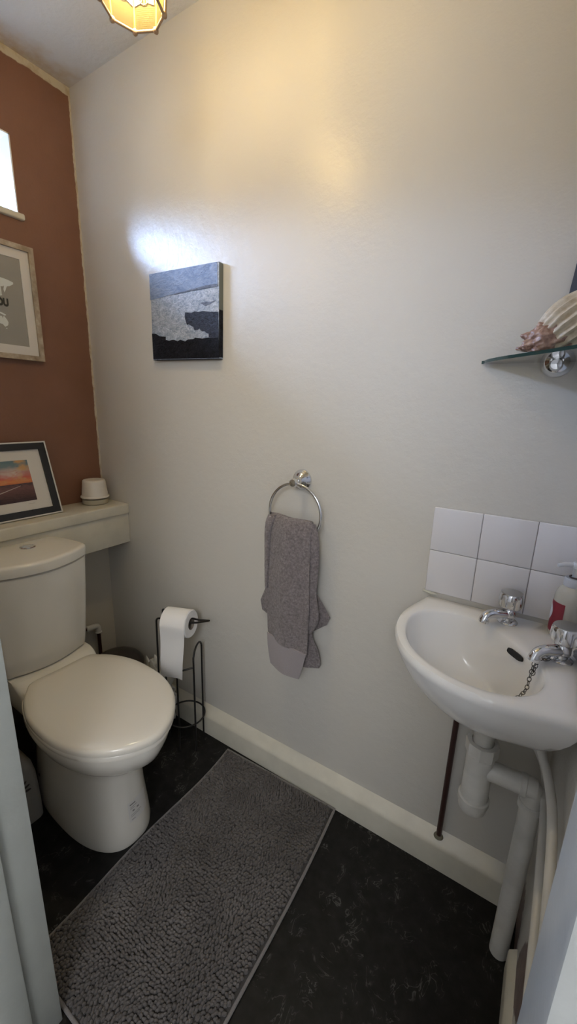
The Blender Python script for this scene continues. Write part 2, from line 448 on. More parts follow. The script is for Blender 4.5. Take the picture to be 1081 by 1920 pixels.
cl = obj('cistern_lid', MB().loft([cist(*c) for c in lz], True, True, True), M_TOILET, toilet, 50)
bt = MB().lathe([(.0215, 0), (.0215, .003), (.019, .0042), (.0175, .0036), (.0172, .0048), (.001, .0054)], (.236, TY + .016, .8030), n=36)
bt.box((.236 - .0006, TY + .016 - .017, .8067), (.236 + .0006, TY + .016 + .017, .8088))
obj('flush_button', bt, M_CHROME, cl, 40)
# paper sticker on the pedestal front: conforms to the pedestal surface
def ped(yl, z):
    for i in range(len(PAN) - 1):
        a, b = PAN[i], PAN[i + 1]
        if a[3] >= z >= b[3]:
            t = (a[3] - z) / (a[3] - b[3]); p = [a[j] + (b[j] - a[j]) * t for j in range(5)]
            R = ring(p[0], p[1], p[2], z, p[4]); c = Vector(((p[0] + p[1]) / 2, TY, z))
            best = None
            for k in range(len(R)):
                q0, q1 = R[k], R[(k + 1) % len(R)]
                if q0.x > .5 and (q0.y - yl) * (q1.y - yl) <= 0 and q0.y != q1.y:
                    u = (yl - q0.y) / (q1.y - q0.y); q = q0.lerp(q1, u)
                    if best is None or q.x > best.x: best = q
            return best
def stick(y0, y1, z0, z1, off, nx=8, sk=0.0):
    rings = []
    for i in range(nx + 1):
        yy = y0 + (y1 - y0) * i / nx; row = []
        for j in range(4):
            zz = z0 + (z1 - z0) * j / 3 + sk * (i / nx - .5)
            q = ped(yy, zz); row.append(q + Vector((off, off * (yy - TY) * 8, 0)))
        rings.append(row)
    return rings
st = MB().loft(stick(-.458, -.395, .075, .140, .0012), False)
sk = obj('care_sticker', st, plain('sticker_paper', (.60, .58, .55, 1), .5), pan, 60, 'white printed care sticker')
ink = MB()
for (a, b, zz, hgt) in ((-.452, -.434, .129, .004), (-.452, -.430, .122, .0016), (-.452, -.438, .117, .0016), (-.446, -.440, .106, .005), (-.432, -.425, .108, .005), (-.452, -.418, .097, .0012), (-.452, -.424, .092, .0012), (-.452, -.440, .081, .002)):
    ink.loft(stick(a, b, zz, zz + hgt, .0020, 2), False)
obj('sticker_print', ink, M_GREYINK, sk, 0)

# water feed with white elbow behind the toilet
fp = thing('water_feed_pipe', (.03, -.10, 0), 'thin copper water pipe with white plastic elbow behind the toilet cistern', 'pipe')
obj('pipe', MB().tube([(.03, -.097, .0), (.03, -.097, .300)], .0075, 12).tube([(.034, -.30, .335), (.031, -.13, .318)], .0075, 12), plain('aged_copper', (.06, .022, .016, 1), .4, .4), fp)
obj('elbow', MB().tube(fillet([(.03, -.152, .320), (.03, -.098, .314), (.03, -.097, .280)], .014), .0115, 14).torus((.03, -.097, .283), (0, 0, 1), .0105, .0035, 20, 8).torus((.03, -.148, .3195), (0, 1, 0), .0105, .0035, 20, 8), plain('white_fitting_plastic', (.62, .60, .56, 1), .35), fp)

so_ = thing('gap_pipe', (.085, -.480, 0), 'dark brown upright pipe filling the gap behind the toilet', 'pipe')  # dark pipe put in to fill the gap behind the toilet
M_GAP_PIPE = plain('dark_brown_gap_pipe', (.022, .014, .012, 1), .45, 0, .4)
obj('pipe', MB().lathe([(.055, 0), (.055, .69)], (.085, -.480, .0005), n=36), M_GAP_PIPE, so_)
obj('collar', MB().lathe([(.058, .26), (.062, .263), (.062, .31), (.058, .313)], (.085, -.480, 0), n=36), M_GAP_PIPE, so_)
obj('branch', MB().tube([(.10, -.47, .19), (.19, -.445, .19), (.243, -.433, .19)], .050, 24), M_GAP_PIPE, so_)

# ---------------------------------------------------------------- on the ledge
cup = thing('air_freshener', (.062, -.077, .857), 'small white domed air freshener with grey-green base at right end of ledge', 'air freshener')
CU = (.062, -.077, .857)
obj('base', MB().lathe([(.043, 0), (.047, .003), (.0475, .019), (.045, .021)], CU, n=40), plain('grey_green_plastic', (.42, .39, .30, 1), .35), cup)
obj('collar', MB().lathe([(.040, .021), (.040, .0255)], CU, n=40), plain('dark_brown_gap', (.05, .02, .015, 1), .5), cup)
obj('cover', MB().lathe([(.049, .0255), (.052, .0265), (.0525, .0305), (.051, .033), (.048, .0345), (.0425, .086), (.041, .092), (.038, .095), (.001, .0955)], CU, n=40), plain('white_cover_plastic', (.72, .68, .62, 1), .4), cup)

def frame_plane(o, a, b):
    o = Vector(o); a = Vector(a).normalized(); b = Vector(b); b = (b - a * b.dot(a)).normalized(); n = a.cross(b)
    return lambda u, v, w=0: o + a * u + b * v + n * w
def slab(mb, F, u0, u1, v0, v1, w0, w1, mat=0):
    P = [F(u, v, w) for w in (w0, w1) for u, v in ((u0, v0), (u1, v0), (u1, v1), (u0, v1))]
    return mb.add(P, [(3, 2, 1, 0), (4, 5, 6, 7), (0, 1, 5, 4), (1, 2, 6, 5), (2, 3, 7, 6), (3, 0, 4, 7)], mat)
def rim(mb, F, u0, u1, v0, v1, t, w0, w1, mat=0):
    slab(mb, F, u0, u1, v0, v0 + t, w0, w1, mat); slab(mb, F, u0, u1, v1 - t, v1, w0, w1, mat)
    slab(mb, F, u0, u0 + t, v0 + t, v1 - t, w0, w1, mat); slab(mb, F, u1 - t, u1, v0 + t, v1 - t, w0, w1, mat); return mb

# sunset print leaning on the wall: u runs from left (far -y) to right, v up the slope, w out towards the room
PW, PH = .345, .258
Fp = frame_plane((.098, -.232 - PW, .8575), (0, 1, 0), (-.072, 0, .248))
sun = thing('framed_print', (.08, -.40, .857), 'black framed sunset beach print with white mount leaning on the ledge', 'picture')
obj('backing', slab(MB(), Fp, .001, PW - .001, .001, PH - .001, -.010, .0), M_BLACKMAT, sun, 0)
obj('frame_edge', rim(MB(), Fp, 0, PW, 0, PH, .0045, -.010, .009), plain('silver_white_edge', (.62, .61, .58, 1), .35), sun, 0, 'thin pale outer edge of the frame')
obj('frame', rim(MB(), Fp, .0045, PW - .0045, .0045, PH - .0045, .022, 0, .0075), M_BLACKMAT, sun, 0)
obj('mount', slab(MB(), Fp, .026, PW - .026, .026, PH - .026, 0, .002), M_PRINTMAT, sun, 0)
iu0, iu1, iv0, iv1 = .072, PW - .072, .058, PH - .060
M = Mat('sunset_print', (.5, .3, .2, 1), .5)
tc = M.node('ShaderNodeTexCoord'); g = M.xyz(tc.outputs['UV'])
n1 = M.noise(7, 5, .6, 1.0, tc.outputs['UV'], (1, 2.2, 1)); n2 = M.noise(12, 5, .6, .5, tc.outputs['UV'], (1, 3, 1))
vv = M.math('ADD', g[1], M.math('MULTIPLY', M.math('SUBTRACT', n1, .5), .20))
sky = M.ramp(vv, [(.40, (.50, .13, .07, 1)), (.50, (.62, .24, .09, 1)), (.58, (.55, .13, .10, 1)), (.68, (.48, .20, .18, 1)), (.78, (.40, .32, .31, 1)), (.86, (.17, .235, .26, 1)), (1, (.13, .21, .24, 1))])
sky = M.mix(M.math('MULTIPLY', M.ramp(M.noise(4, 3, .5, 0, tc.outputs['UV']), [(.48, 0.), (.62, 1.)]), M.step(g[1], .45, .55)), sky, (.55, .33, .16, 1))
cd_ = M.math('SQRT', M.math('ADD', M.math('POWER', M.math('ABSOLUTE', M.math('SUBTRACT', g[0], .70)), 2.), M.math('MULTIPLY', M.math('POWER', M.math('ABSOLUTE', M.math('SUBTRACT', g[1], .70)), 2.), 2.2)))
sky = M.mix(M.math('MULTIPLY', M.step(cd_, .24, .05), M.ramp(n1, [(.35, .2), (.6, .95)])), sky, (.60, .50, .45, 1))
sea = M.ramp(M.math('ADD', g[1], M.math('MULTIPLY', M.math('SUBTRACT', n2, .5), .3)), [(.05, (.055, .032, .036, 1)), (.22, (.12, .06, .058, 1)), (.34, (.17, .085, .08, 1)), (.46, (.05, .04, .05, 1))])
M.base(M.mix(M.step(g[1], .435, .445), sea, sky)); M.p.inputs['Specular IOR Level'].default_value = .3
pr = obj('print', MB().poly([Fp(iu0, iv0, .0026), Fp(iu1, iv0, .0026), Fp(iu1, iv1, .0026), Fp(iu0, iv1, .0026)]), M.m, sun, 0)
uv = pr.data.uv_layers.new(name='UVMap')
for poly in pr.data.polygons:
    for li, vi in zip(poly.loop_indices, poly.vertices):
        uv.data[li].uv = [(0, 0), (1, 0), (1, 1), (0, 1)][vi]
foam = [(.14, .17), (.30, .20), (.48, .26), (.66, .33), (.80, .385)]
mb = MB()
for dv, wd in ((0, .012),):
    P = catmull([(a, b, 0) for a, b in foam], 5)
    rings = [[Fp(iu0 + (iu1 - iu0) * p.x, iv0 + (iv1 - iv0) * (p.y + s_ * wd * (1 - abs(i / len(P) - .3))), .0029) for s_ in (-1, 1)] for i, p in enumerate(P)]
    mb.loft(rings, False)
obj('wave_line', mb, plain('pale_wave_paint', (.48, .40, .37, 1), .6), pr, 0)
mb = MB()
slab(mb, Fp, iu0 + .030, iu0 + .034, iv0 + .010, iv0 + .026, .0026, .0030)
slab(mb, Fp, iu0 + .024, iu0 + .029, iv0 + .010, iv0 + .023, .0026, .0030)
obj('distant_figures', mb, plain('dark_figure_ink', (.02, .018, .025, 1), .6), pr, 0)
mb = MB()
pass
for ua, ub in ((iu1 - .032, iu1 - .010), (iu0 + .05, iu0 + .066)):
    mb = MB().tube([Fp(ua + (ub - ua) * k / 20, iv0 - .010 + .0009 * math.sin(k * 1.9), .0022) for k in range(21)], .0003, 4)
    obj('pencil_mark', mb, M_GREYINK, sun, 0)

# ---------------------------------------------------------------- map picture on the brown wall
mp = thing('map_picture', (.0, -.42, 1.378), 'driftwood framed world map poster hanging under the window on the brown wall', 'picture')
my1, mz0, mz1 = -.190, 1.378, 1.729; my0 = my1 - .47
Fm = frame_plane((.0, my0, mz0), (0, 1, 0), (0, 0, 1))
mw, mh = my1 - my0, mz1 - mz0
obj('frame', rim(MB(), Fm, 0, mw, 0, mh, .0155, .0005, .020), M_DRIFT, mp, 0)
mtm = MB(); rim(mtm, Fm, .0155, mw - .0155, .0155, mh - .0155, .0275, .004, .0125)
obj('mount', mtm, M_PRINTMAT, mp, 0)
post = obj('poster', slab(MB(), Fm, .02, mw - .02, .02, mh - .02, .0005, .0105), M_MAPGREY, mp, 0)
X0 = .0108
asia = [(-.2971, 1.6189), (-.285, 1.6179), (-.2748, 1.6162), (-.2606, 1.6124), (-.2602, 1.6073), (-.2707, 1.5995), (-.2805, 1.5962), (-.2865, 1.5823), (-.2893, 1.5764), (-.2913, 1.5853), (-.2888, 1.5963), (-.2947, 1.5928), (-.2990, 1.5937), (-.2982, 1.5796), (-.2982, 1.5713), (-.2975, 1.5668), (-.3033, 1.5643), (-.32, 1.570), (-.34, 1.562), (-.36, 1.575), (-.39, 1.57), (-.41, 1.59), (-.43, 1.60), (-.42, 1.62), (-.38, 1.632), (-.34, 1.628)]
aus = [(-.330, 1.494), (-.312, 1.5045), (-.3058, 1.5046), (-.3046, 1.4985), (-.3004, 1.5067), (-.2923, 1.4964), (-.2891, 1.4884), (-.2913, 1.4794), (-.3005, 1.4735), (-.3068, 1.481), (-.315, 1.4818), (-.328, 1.478), (-.334, 1.485)]
isl = [(-.330, 1.525), (-.3105, 1.5164), (-.3044, 1.5155), (-.2926, 1.5103), (-.2972, 1.5073), (-.3051, 1.5101), (-.311, 1.5121), (-.328, 1.520)]
tas = [(-.2997, 1.4700), (-.2944, 1.4713), (-.2959, 1.4670)]
mb = MB()
for P in (asia, aus, isl, tas): mb.poly([(X0, a, b) for a, b in P], (.0005, 0, 0))
obj('land_shapes', mb, M_MAPWHITE, post, 0)
def text_mesh(txt, size, F, u, v, w, mat, name, parent, extr=.0003, bold=.0, sx=1.0, align='RIGHT'):
    cu = bpy.data.curves.new('lettering', 'FONT'); cu.body = txt; cu.size = size; cu.extrude = extr; cu.offset = bold; cu.align_x = align
    t = bpy.data.objects.new('lettering', cu); COL.objects.link(t)
    dg = bpy.context.evaluated_depsgraph_get(); me = t.evaluated_get(dg).to_mesh()
    mb = MB().add([F(u + q.co.x * sx, v + q.co.y, w + q.co.z) for q in me.vertices], [tuple(p.vertices) for p in me.polygons])
    t.evaluated_get(dg).to_mesh_clear(); COL.objects.unlink(t); bpy.data.objects.remove(t); bpy.data.curves.remove(cu)
    return obj(name, mb, mat, parent, 0)
text_mesh('YOU', .030, Fm, -.2815 - my0, 1.5375 - mz0, .0112, M_DARKINK, 'lettering', post, bold=.0019, sx=.74)

# ---------------------------------------------------------------- canvas on the back wall
cv = thing('canvas_painting', (.5245, 0, 1.388), 'small square canvas painting of dark rocks and foam on the cream wall', 'painting')
cx, cz_ = .5245, 1.518; ca = math.radians(-1.1)
def Rc(x, z):
    dx, dz = x - cx, z - cz_; return cx + dx * math.cos(ca) - dz * math.sin(ca), cz_ + dx * math.sin(ca) + dz * math.cos(ca)
hwc, hhc = .1478, .1305
RY = Matrix.Rotation(-ca, 3, 'Y')
mb = MB().box((cx - hwc, -.0185, cz_ - hhc), (cx + hwc, 0, cz_ + hhc), .002, 2, 0, RY, (cx, 0, cz_))
can = obj('stretched_canvas', mb, M_CFOAM, cv, 40)
yF = -.0188
def layer(name, pts, m, th=.0005, y=yF, side=False):
    return obj(name, MB().poly([(a, y, b) for a, b in pts], (0, -th, 0)), m, can, 0)
cTL, cTR, cBR, cBL = (.3768, 1.6500), (.6690, 1.6445), (.6722, 1.3866), (.3780, 1.3925)
layer('sky_paint', [cTL, cTR, (.6697, 1.5850), (.6244, 1.5870), (.5846, 1.5856), (.5357, 1.5830), (.4848, 1.5807), (.43, 1.577), (.3764, 1.5738)], M_CSKY)
layer('horizon_paint', [(.4887, 1.5785), (.56, 1.5805), (.6690, 1.5815), (.6690, 1.5883), (.6244, 1.5891), (.5846, 1.5866), (.5357, 1.5836), (.4848, 1.5817)], M_CMID, .0009)
layer('foam_shadow_paint', [(.5978, 1.544), (.6232, 1.5455), (.6374, 1.5423), (.662, 1.5458), (.6373, 1.5367), (.6193, 1.5339)], M_CMID, .0006)
layer('rock_paint', [(.5348, 1.5238), (.5634, 1.5201), (.575, 1.523), (.592, 1.5195), (.608, 1.5211), (.64, 1.516), (.6690, 1.5133), (.6705, 1.5105), (.6708, 1.4439), (.6528, 1.4426), (.6313, 1.4464), (.6316, 1.4563), (.6226, 1.4582), (.6155, 1.4649), (.607, 1.4645), (.5989, 1.4672), (.5954, 1.4738), (.586, 1.4706), (.5728, 1.4703), (.5675, 1.4795), (.5581, 1.484), (.5487, 1.4885), (.5409, 1.4878), (.5339, 1.5049), (.5323, 1.5114)], M_CDARK, .0012)
layer('foreground_paint', [(.3775, 1.4727), (.3938, 1.4715), (.4147, 1.4621), (.4422, 1.4591), (.4416, 1.4497), (.4582, 1.446), (.478, 1.448), (.497, 1.4425), (.5093, 1.4458), (.5309, 1.4402), (.5448, 1.4451), (.568, 1.4451), (.5757, 1.4484), (.6056, 1.4441), (.6313, 1.4456), (.6528, 1.4426), (.6706, 1.4439), cBR, cBL], M_CBLACK, .0014)
# painted wrap on the right-hand edge
def edgepaint(name, za, zb, m):
    xa, xb = Rc(cx + hwc, za)[0], Rc(cx + hwc, zb)[0]
    obj(name, MB().poly([(xa + .0002, -.0182, za), (xb + .0002, -.0182, zb), (xb + .0002, -.0008, zb), (xa + .0002, -.0008, za)], (.0005, 0, 0)), m, can, 0)
edgepaint('side_edge_dark', 1.3885, 1.520, M_CBLACK)
bx0, bz0 = Rc(cx - hwc, cz_ - hhc); bx1, bz1 = Rc(cx + hwc, cz_ - hhc)
obj('bottom_edge_dark', MB().poly([(bx0 + .001, -.0195, bz0 - .0003), (bx1, -.0195, bz1 - .0003), (bx1, -.0005, bz1 - .0003), (bx0 + .001, -.0005, bz0 - .0003)], (0, 0, -.0006)), M_CBLACK, can, 0)
edgepaint('side_edge_light', 1.520, 1.6435, plain('grey_green_edge_paint', (.13, .14, .12, 1), .5))

# ---------------------------------------------------------------- towel ring and towel
tr = thing('towel_ring', (.967, 0, .87), 'round chrome towel ring fixed in the middle of the cream wall', 'towel ring')
def flange(c, ax, R=.030):
    return MB().lathe([(R, 0.0005), (R, .003), (R * .97, .0055), (R * .86, .008), (R * .80, .012), (R * .66, .017), (R * .45, .021), (R * .34, .025), (R * .31, .033), (R * .36, .038)], c, ax, 36)
mb = flange((.967, 0, 1.048), (0, -1, 0))
mb.lathe([(.001, .036), (.011, .037), (.0125, .041), (.0125, .050), (.010, .055), (.001, .057)], (.967, 0, 1.0455), (0, -1, 0), 28)
obj('wall_bracket', mb, M_CHROME, tr, 40)
obj('ring', MB().torus((.972, -.0465, .9585), (0, 1, 0), .0845, .0042, 72, 12), M_CHROME, tr)

tw = thing('hand_towel', (.97, -.05, .45), 'taupe terry hand towel draped through the chrome ring', 'towel')
def lin(pts, k):
    P = [Vector(p) for p in pts]; return [P[i].lerp(P[i + 1], j / k) for i in range(len(P) - 1) for j in range(k)] + [P[-1]]
def sheet(name, rows, amp, ph, m, th=.007, nu=26, sub=5, foldn=2.2, top_curve=0, prt=tw, seed=0, fuzz=.0030, crv=catmull):
    """rows: (xl, zl, xr, zr, y) from top to bottom; y waves across give the folds"""
    A = crv([(r[0], r[4], r[1]) for r in rows], sub); B = crv([(r[2], r[4], r[3]) for r in rows], sub)
    front = []; back = []
    for i, (a, b) in enumerate(zip(A, B)):
        t = i / (len(A) - 1); fr_ = []; bk = []
        for j in range(nu + 1):
            u = j / nu; p = a.lerp(b, u)
            env = math.sin(PI * min(1, max(0, u))) ** .5
            w = amp * (math.sin(foldn * PI * u + ph + .7 * t) * (.45 + .55 * t)) - .006 * env * (1 - .3 * t)
            nz = noise.noise(Vector((p.x * 300, p.z * 300, seed))) * fuzz + noise.noise(Vector((p.x * 30, p.z * 14, seed + 3))) * .004
            edge = th * .5 * (1 - abs(2 * u - 1) ** 6)
            c = Vector((p.x, p.y + w + nz * .6, p.z))
            fr_.append(c + Vector((0, -edge - nz, 0))); bk.append(c + Vector((0, edge, 0)))
        front.append(fr_ + bk[::-1])
    return obj(name, MB().loft(front, True, True, True), m, prt, 70)
dens = dict(nu=70, sub=22)
# back layers first
sheet('back_fold', [(.880, .925, 1.032, .925, -.034), (.872, .82, 1.042, .82, -.022), (.869, .72, 1.040, .718, -.019), (.836, .640, 1.088, .655, -.019), (.842, .606, 1.078, .628, -.018), (.874, .594, 1.058, .612, -.018), (.93, .566, 1.021, .581, -.018)], .004, .4, M_TOWEL, .006, seed=11, crv=lin, **dens)
sheet('under_fold', [(.94, .75, 1.030, .75, -.034), (.95, .65, 1.034, .62, -.034), (.96, .59, 1.044, .575, -.034), (.975, .55, 1.062, .545, -.034), (.985, .51, 1.073, .505, -.034), (1.00, .476, 1.069, .488, -.034)], .003, 1.2, M_TOWEL, .006, seed=21, crv=lin, **dens)
sheet('side_fold', [(1.000, .945, 1.044, .940, -.054), (1.004, .90, 1.057, .898, -.055), (1.006, .82, 1.060, .823, -.054), (1.006, .735, 1.056, .735, -.052), (1.010, .66, 1.066, .655, -.050), (1.015, .60, 1.046, .606, -.050)], .004, .9, M_TOWEL, .009, seed=31, **dens)
body = sheet('front_fold', [(.880, .928, 1.030, .922, -.036), (.893, .950, 1.032, .944, -.050), (.905, .948, 1.038, .942, -.064), (.901, .915, 1.039, .915, -.072), (.899, .86, 1.040, .86, -.073), (.898, .79, 1.042, .79, -.073), (.897, .69, 1.045, .69, -.073), (.9005, .60, 1.0455, .60, -.073), (.9015, .571, 1.045, .543, -.073)], .0085, .25, M_TOWEL, .010, foldn=2.6, seed=41, nu=110, sub=22)
sheet('flat_hem', [(.9025, .574, 1.044, .546, -.0735), (.904, .55, 1.0405, .535, -.0735), (.9065, .52, 1.0345, .505, -.0735), (.912, .49, 1.028, .478, -.0735), (.917, .467, 1.022, .452, -.0735)], .004, .5, M_HEM, .006, foldn=2.2, seed=51, fuzz=.0003, nu=50, sub=8).__setitem__('label', 'flat pale woven hem band')
# diagonal pleat at the top left
sheet('left_pleat', [(.893, .946, .925, .950, -.062), (.892, .925, .918, .925, -.073), (.890, .88, .911, .89, -.074), (.889, .82, .908, .83, -.071), (.890, .72, .903, .72, -.068)], .002, .4, M_TOWEL, .009, foldn=1.2, seed=61, nu=30, sub=22)

# ---------------------------------------------------------------- toilet roll stand
stand = thing('toilet_roll_stand', (.555, -.095, 0), 'black wire toilet roll stand on the floor beside the toilet', 'toilet roll holder')
wr = .0034
W1 = Vector((.484, -.152, 0)); W2 = Vector((.466, -.108, 0))
dirA = Vector((.955, .29, .05)).normalized()
zA = .521
tip = W1 + Vector((0, 0, zA)) + dirA * .196
p1 = [(.510, -.178, .0036), (.507, -.174, .02), W1 + Vector((.004, -.006, .25)), W1 + Vector((0, 0, zA)), W1 + Vector((0, 0, zA)) + dirA * .15, tip + Vector((.010, 0, .018))]
e2 = W2 + Vector((0, 0, zA + .012))
p2 = [(.490, -.122, .0036), W2 + Vector((.008, -.006, .25)), e2, W2 + Vector((.012, .01, zA)), W1 + Vector((-.004, .022, zA)) + dirA * .15, tip + Vector((.010, 0, .018))]
obj('arm', MB().tube(fillet(p1, .014), wr, 10).tube(fillet(p2, .014), wr, 10), M_BLACKWIRE, stand)
HC = Vector((.552, -.092, 0)); HR = .071
A_ = Vector((.581, -.0345, 0)); B_ = Vector((.622, -.115, 0)); C_ = Vector((.576, -.150, 0))
ut = .420
mid = (A_ + B_) / 2; dAB = (B_ - A_); 
pathU = [A_ + Vector((0, 0, .004)), A_ + Vector((0, 0, .18)), A_ + Vector((0, 0, .330))]
for k in range(1, 14):
    a = PI * k / 14; sw = 1.08 if 3 < k < 11 else 1.04
    pathU.append(mid - dAB * (.5 * math.cos(a) * sw) + Vector((0, 0, ut - .048 + .048 * math.sin(a) ** .8)))
pathU += [B_ + Vector((0, 0, .330)), B_ + Vector((0, 0, .18)), B_ + Vector((0, 0, .004))]
obj('storage_loop', MB().tube(catmull(pathU, 3), wr, 10), M_BLACKWIRE, stand)
obj('leg', MB().tube(fillet([C_ + Vector((0, 0, .004)), C_ + Vector((-.008, .006, .30)), C_ + Vector((-.010, .008, .330)), B_ + Vector((-.016, .018, .340))], .012), wr, 10), M_BLACKWIRE, stand)
obj('hoop', MB().torus((.556, -.098, .122), (0, 0, 1), .069, wr * .9, 64, 10), M_BLACKWIRE, stand)

rl = thing('toilet_roll', (.56, -.12, .46), 'white toilet roll with hanging sheet on the black wire arm', 'toilet roll')
ax = dirA.copy(); rc = W1 + Vector((-.003, .011, zA - .0115)) + ax * .083
ro, ri = .0485, .021; hl = .0475
rings = []
up = Vector((0, 0, 1)); sd = ax.cross(up).normalized(); up = sd.cross(ax)
if sd.y > 0: sd = -sd           # sd points towards the room
def circ(r, h, n=48): return [rc + ax * h + (up * math.cos(2 * PI * k / n) + sd * math.sin(2 * PI * k / n)) * r for k in range(n)]
rr = [circ(ri, -hl), circ(ro - .003, -hl), circ(ro, -hl + .003), circ(ro, hl - .003), circ(ro - .003, hl), circ(ri, hl)]
obj('roll', MB().loft(rr, True), M_PAPER, rl, 40)
obj('core', MB().loft([circ(ri + .0004, -hl), circ(ri + .0004, hl), circ(ri - .001, hl), circ(ri - .001, -hl)] + [circ(ri + .0004, -hl)], True), M_CARD, rl, 40)
rows = []
for i in range(11):
    a = math.radians(-15 + 105 * i / 10)
    rows.append(up * math.cos(a) * (ro + .001) + sd * math.sin(a) * (ro + .001))
last = rows[-1]
for i in range(1, 19):
    d = i * .0105
    rows.append(last + Vector((0, 0, -d)) + sd * (-.004 * math.sin(i * .35)) - ax * (.00045 * i))
Rr = []
for i, r_ in enumerate(rows):
    line = []
    for j in range(13):
        u = -1 + 2 * j / 12
        hwid = (hl - .0015) * (1 - .006 * max(0, i - 12))
        wv = sd * (.0018 * math.sin(u * 3 + i * .35) * max(0, i - 10) / 10)
        dz = Vector((0, 0, (-.004 * u) if i == len(rows) - 1 else 0))
        line.append(rc + r_ + ax * (u * hwid) + wv + dz)
    Rr.append(line + [q - sd * .0005 - up * .0003 for q in line[::-1]])
obj('hanging_sheet', MB().loft(Rr, True, True, True), M_PAPER, rl, 40)

# ---------------------------------------------------------------- bin, bag and pack on the floor
bn = thing('waste_bin', (.195, -.125, 0), 'small dark brown bin with domed lid behind the toilet', 'bin')
M_BIN = plain('dark_brown_plastic', (.040, .031, .027, 1), .33, 0, .5)
obj('bucket', MB().lathe([(.080, 0), (.084, .004), (.096, .19), (.098, .195)], (.195, -.125, 0.0005), n=40), M_BIN, bn)
obj('lid', MB().lathe([(.101, .196), (.102, .206), (.099, .214), (.086, .232), (.062, .246), (.032, .253), (.001, .255)], (.195, -.125, 0.0005), n=40), M_BIN, bn)
obj('lid_stud', MB().lathe([(.0045, 0), (.0035, .003), (.001, .004)], (.218, -.085, .243), (0, .3, 1), n=16), M_CHROME, bn)

def lump(c, r, disp, freq, seed, squash=(1, 1, 1), sub=5, ymax=None, zmin=None):
    bm = bmesh.new(); bmesh.ops.create_icosphere(bm, subdivisions=sub, radius=1)
    V = []
    for v in bm.verts:
        p = v.co.copy()
        q = p * freq + Vector((seed, seed * 2, 0))
        d = 1 + disp * (abs(noise.noise(q)) * 2 - .6) + disp * .5 * noise.noise(q * 2.3)
        w = Vector((c[i] + p[i] * d * r * squash[i] for i in range(3)))
        if ymax is not None: w.y = min(w.y, ymax - .001 * abs(noise.noise(q * 3)))
        if zmin is not None: w.z = max(w.z, zmin)
        V.append(w)
    F = [[v.index for v in f.verts] for f in bm.faces]; bm.free()
    return MB().add(V, F)
tag(obj('crumpled_bag', lump((.385, -.078, .135), .1, .45, 2.4, 3.1, (.74, .42, 1.22), 5, -.034, .0008), plain('white_thin_plastic', (.58, .57, .53, 1), .4, 0, .5, (60, .5, .004)), None, 60),
    'crumpled white bag behind the black wire stand', 'bag')
pk = thing('wipes_pack', (.33, -.63, 0), 'pale grey printed packet standing on the floor left of the toilet', 'packet')
M_PACK = plain('pale_grey_packet', (.33, .32, .30, 1), .5, 0, .4, (30, .5, .006))
mb = MB()
def prof_ring(z, k):
    x0, x1, y0, y1 = .262 + .01 * k, .408 - .012 * k, -.715 + .01 * k, -.548 - .010 * k
    r = .02; out = []
    for cx_, cy_, a0 in ((x1 - r, y1 - r, 0), (x0 + r, y1 - r, 90), (x0 + r, y0 + r, 180), (x1 - r, y0 + r, 270)):
        for q in range(6):
            a = math.radians(a0 + 18 * q); out.append((cx_ + r * math.cos(a), cy_ + r * math.sin(a), z))
    return out
mb.loft([prof_ring(.0008, 0), prof_ring(.03, 0), prof_ring(.10, .1), prof_ring(.16, .3), prof_ring(.195, .8), prof_ring(.213, 2.2), prof_ring(.217, 3.6)], True, True, True)
obj('wrapper', mb, M_PACK, pk, 50)
mb = MB()
for (yy, zz, a, l) in ((-.600, .150, 35, .034), (-.596, .138, 15, .036), (-.592, .126, -5, .03), (-.612, .118, 50, .024), (-.62, .135, 75, .026)):
    P = []
    for k in range(12):
        t = 2 * PI * k / 12; lx = l / 2 * math.cos(t); lz_ = .0035 * math.sin(t) * (1 + .3 * math.cos(t)); ca_, sa_ = math.cos(math.radians(a)), math.sin(math.radians(a))
        P.append((.4085, yy + lx * ca_ - lz_ * sa_, zz + lx * sa_ + lz_ * ca_))
    mb.poly(P, (.0006, 0, 0))
obj('leaf_print', mb, plain('dark_leaf_ink', (.06, .055, .055, 1), .6), pk, 0)

# ---------------------------------------------------------------- bath mat
rug = thing('bath_mat', (.94, -.40, 0), 'grey chenille bobble bath mat on the black floor', 'bath mat')
rc4 = [Vector((.712, -.047, 0)), Vector((1.152, -.034, 0)), Vector((1.184, -.752, 0)), Vector((.720, -.752, 0))]
def rpt(u, v):  # u across 0..1, v along 0..1 from back wall to door
    a = rc4[0].lerp(rc4[1], u); b = rc4[3].lerp(rc4[2], u); p = a.lerp(b, v)
    p.x += .008 * math.sin(v * 7.5 + .6) * (1 - u) ** 2 + .005 * math.sin(v * 5) * u ** 2
    p.x += .012 * (1 - u) ** 3 * math.sin(PI * v)
    return p
rings = []
NV, NU = 60, 30
for i in range(NV + 1):
    row = []
    for j in range(NU + 1):
        p = rpt(j / NU, i / NV); p.z = .0042; row.append(p)
    low = [Vector((q.x, q.y, .0006)) for q in row[::-1]]
    rings.append(row + low)
obj_b = MB().loft(rings, True, True, True)
mb = obj_b
edge = [rpt(0, i / NV) for i in range(NV + 1)] + [rpt(j / NU, 1) for j in range(1, NU + 1)] + [rpt(1, 1 - i / NV) for i in range(1, NV + 1)] + [rpt(1 - j / NU, 0) for j in range(1, NU)]
obj('binding', MB().tube([Vector((q.x, q.y, .0050)) for q in edge], .0040, 8, False, 0, True), M_RUGBASE, rug, 60, 'pale stitched edge binding')
obj('backing', mb, plain('dark_mat_backing', (.05, .046, .045, 1), .95), rug, 50)  # backing coloured dark to deepen the shade between the bobbles
bm = bmesh.new(); bmesh.ops.create_uvsphere(bm, u_segments=7, v_segments=5, radius=1)
tv = np.array([v.co[:] for v in bm.verts]); tf = [tuple(v.index for v in f.verts) for f in bm.faces]; bm.free()
V = []; F = []; o_ = 0
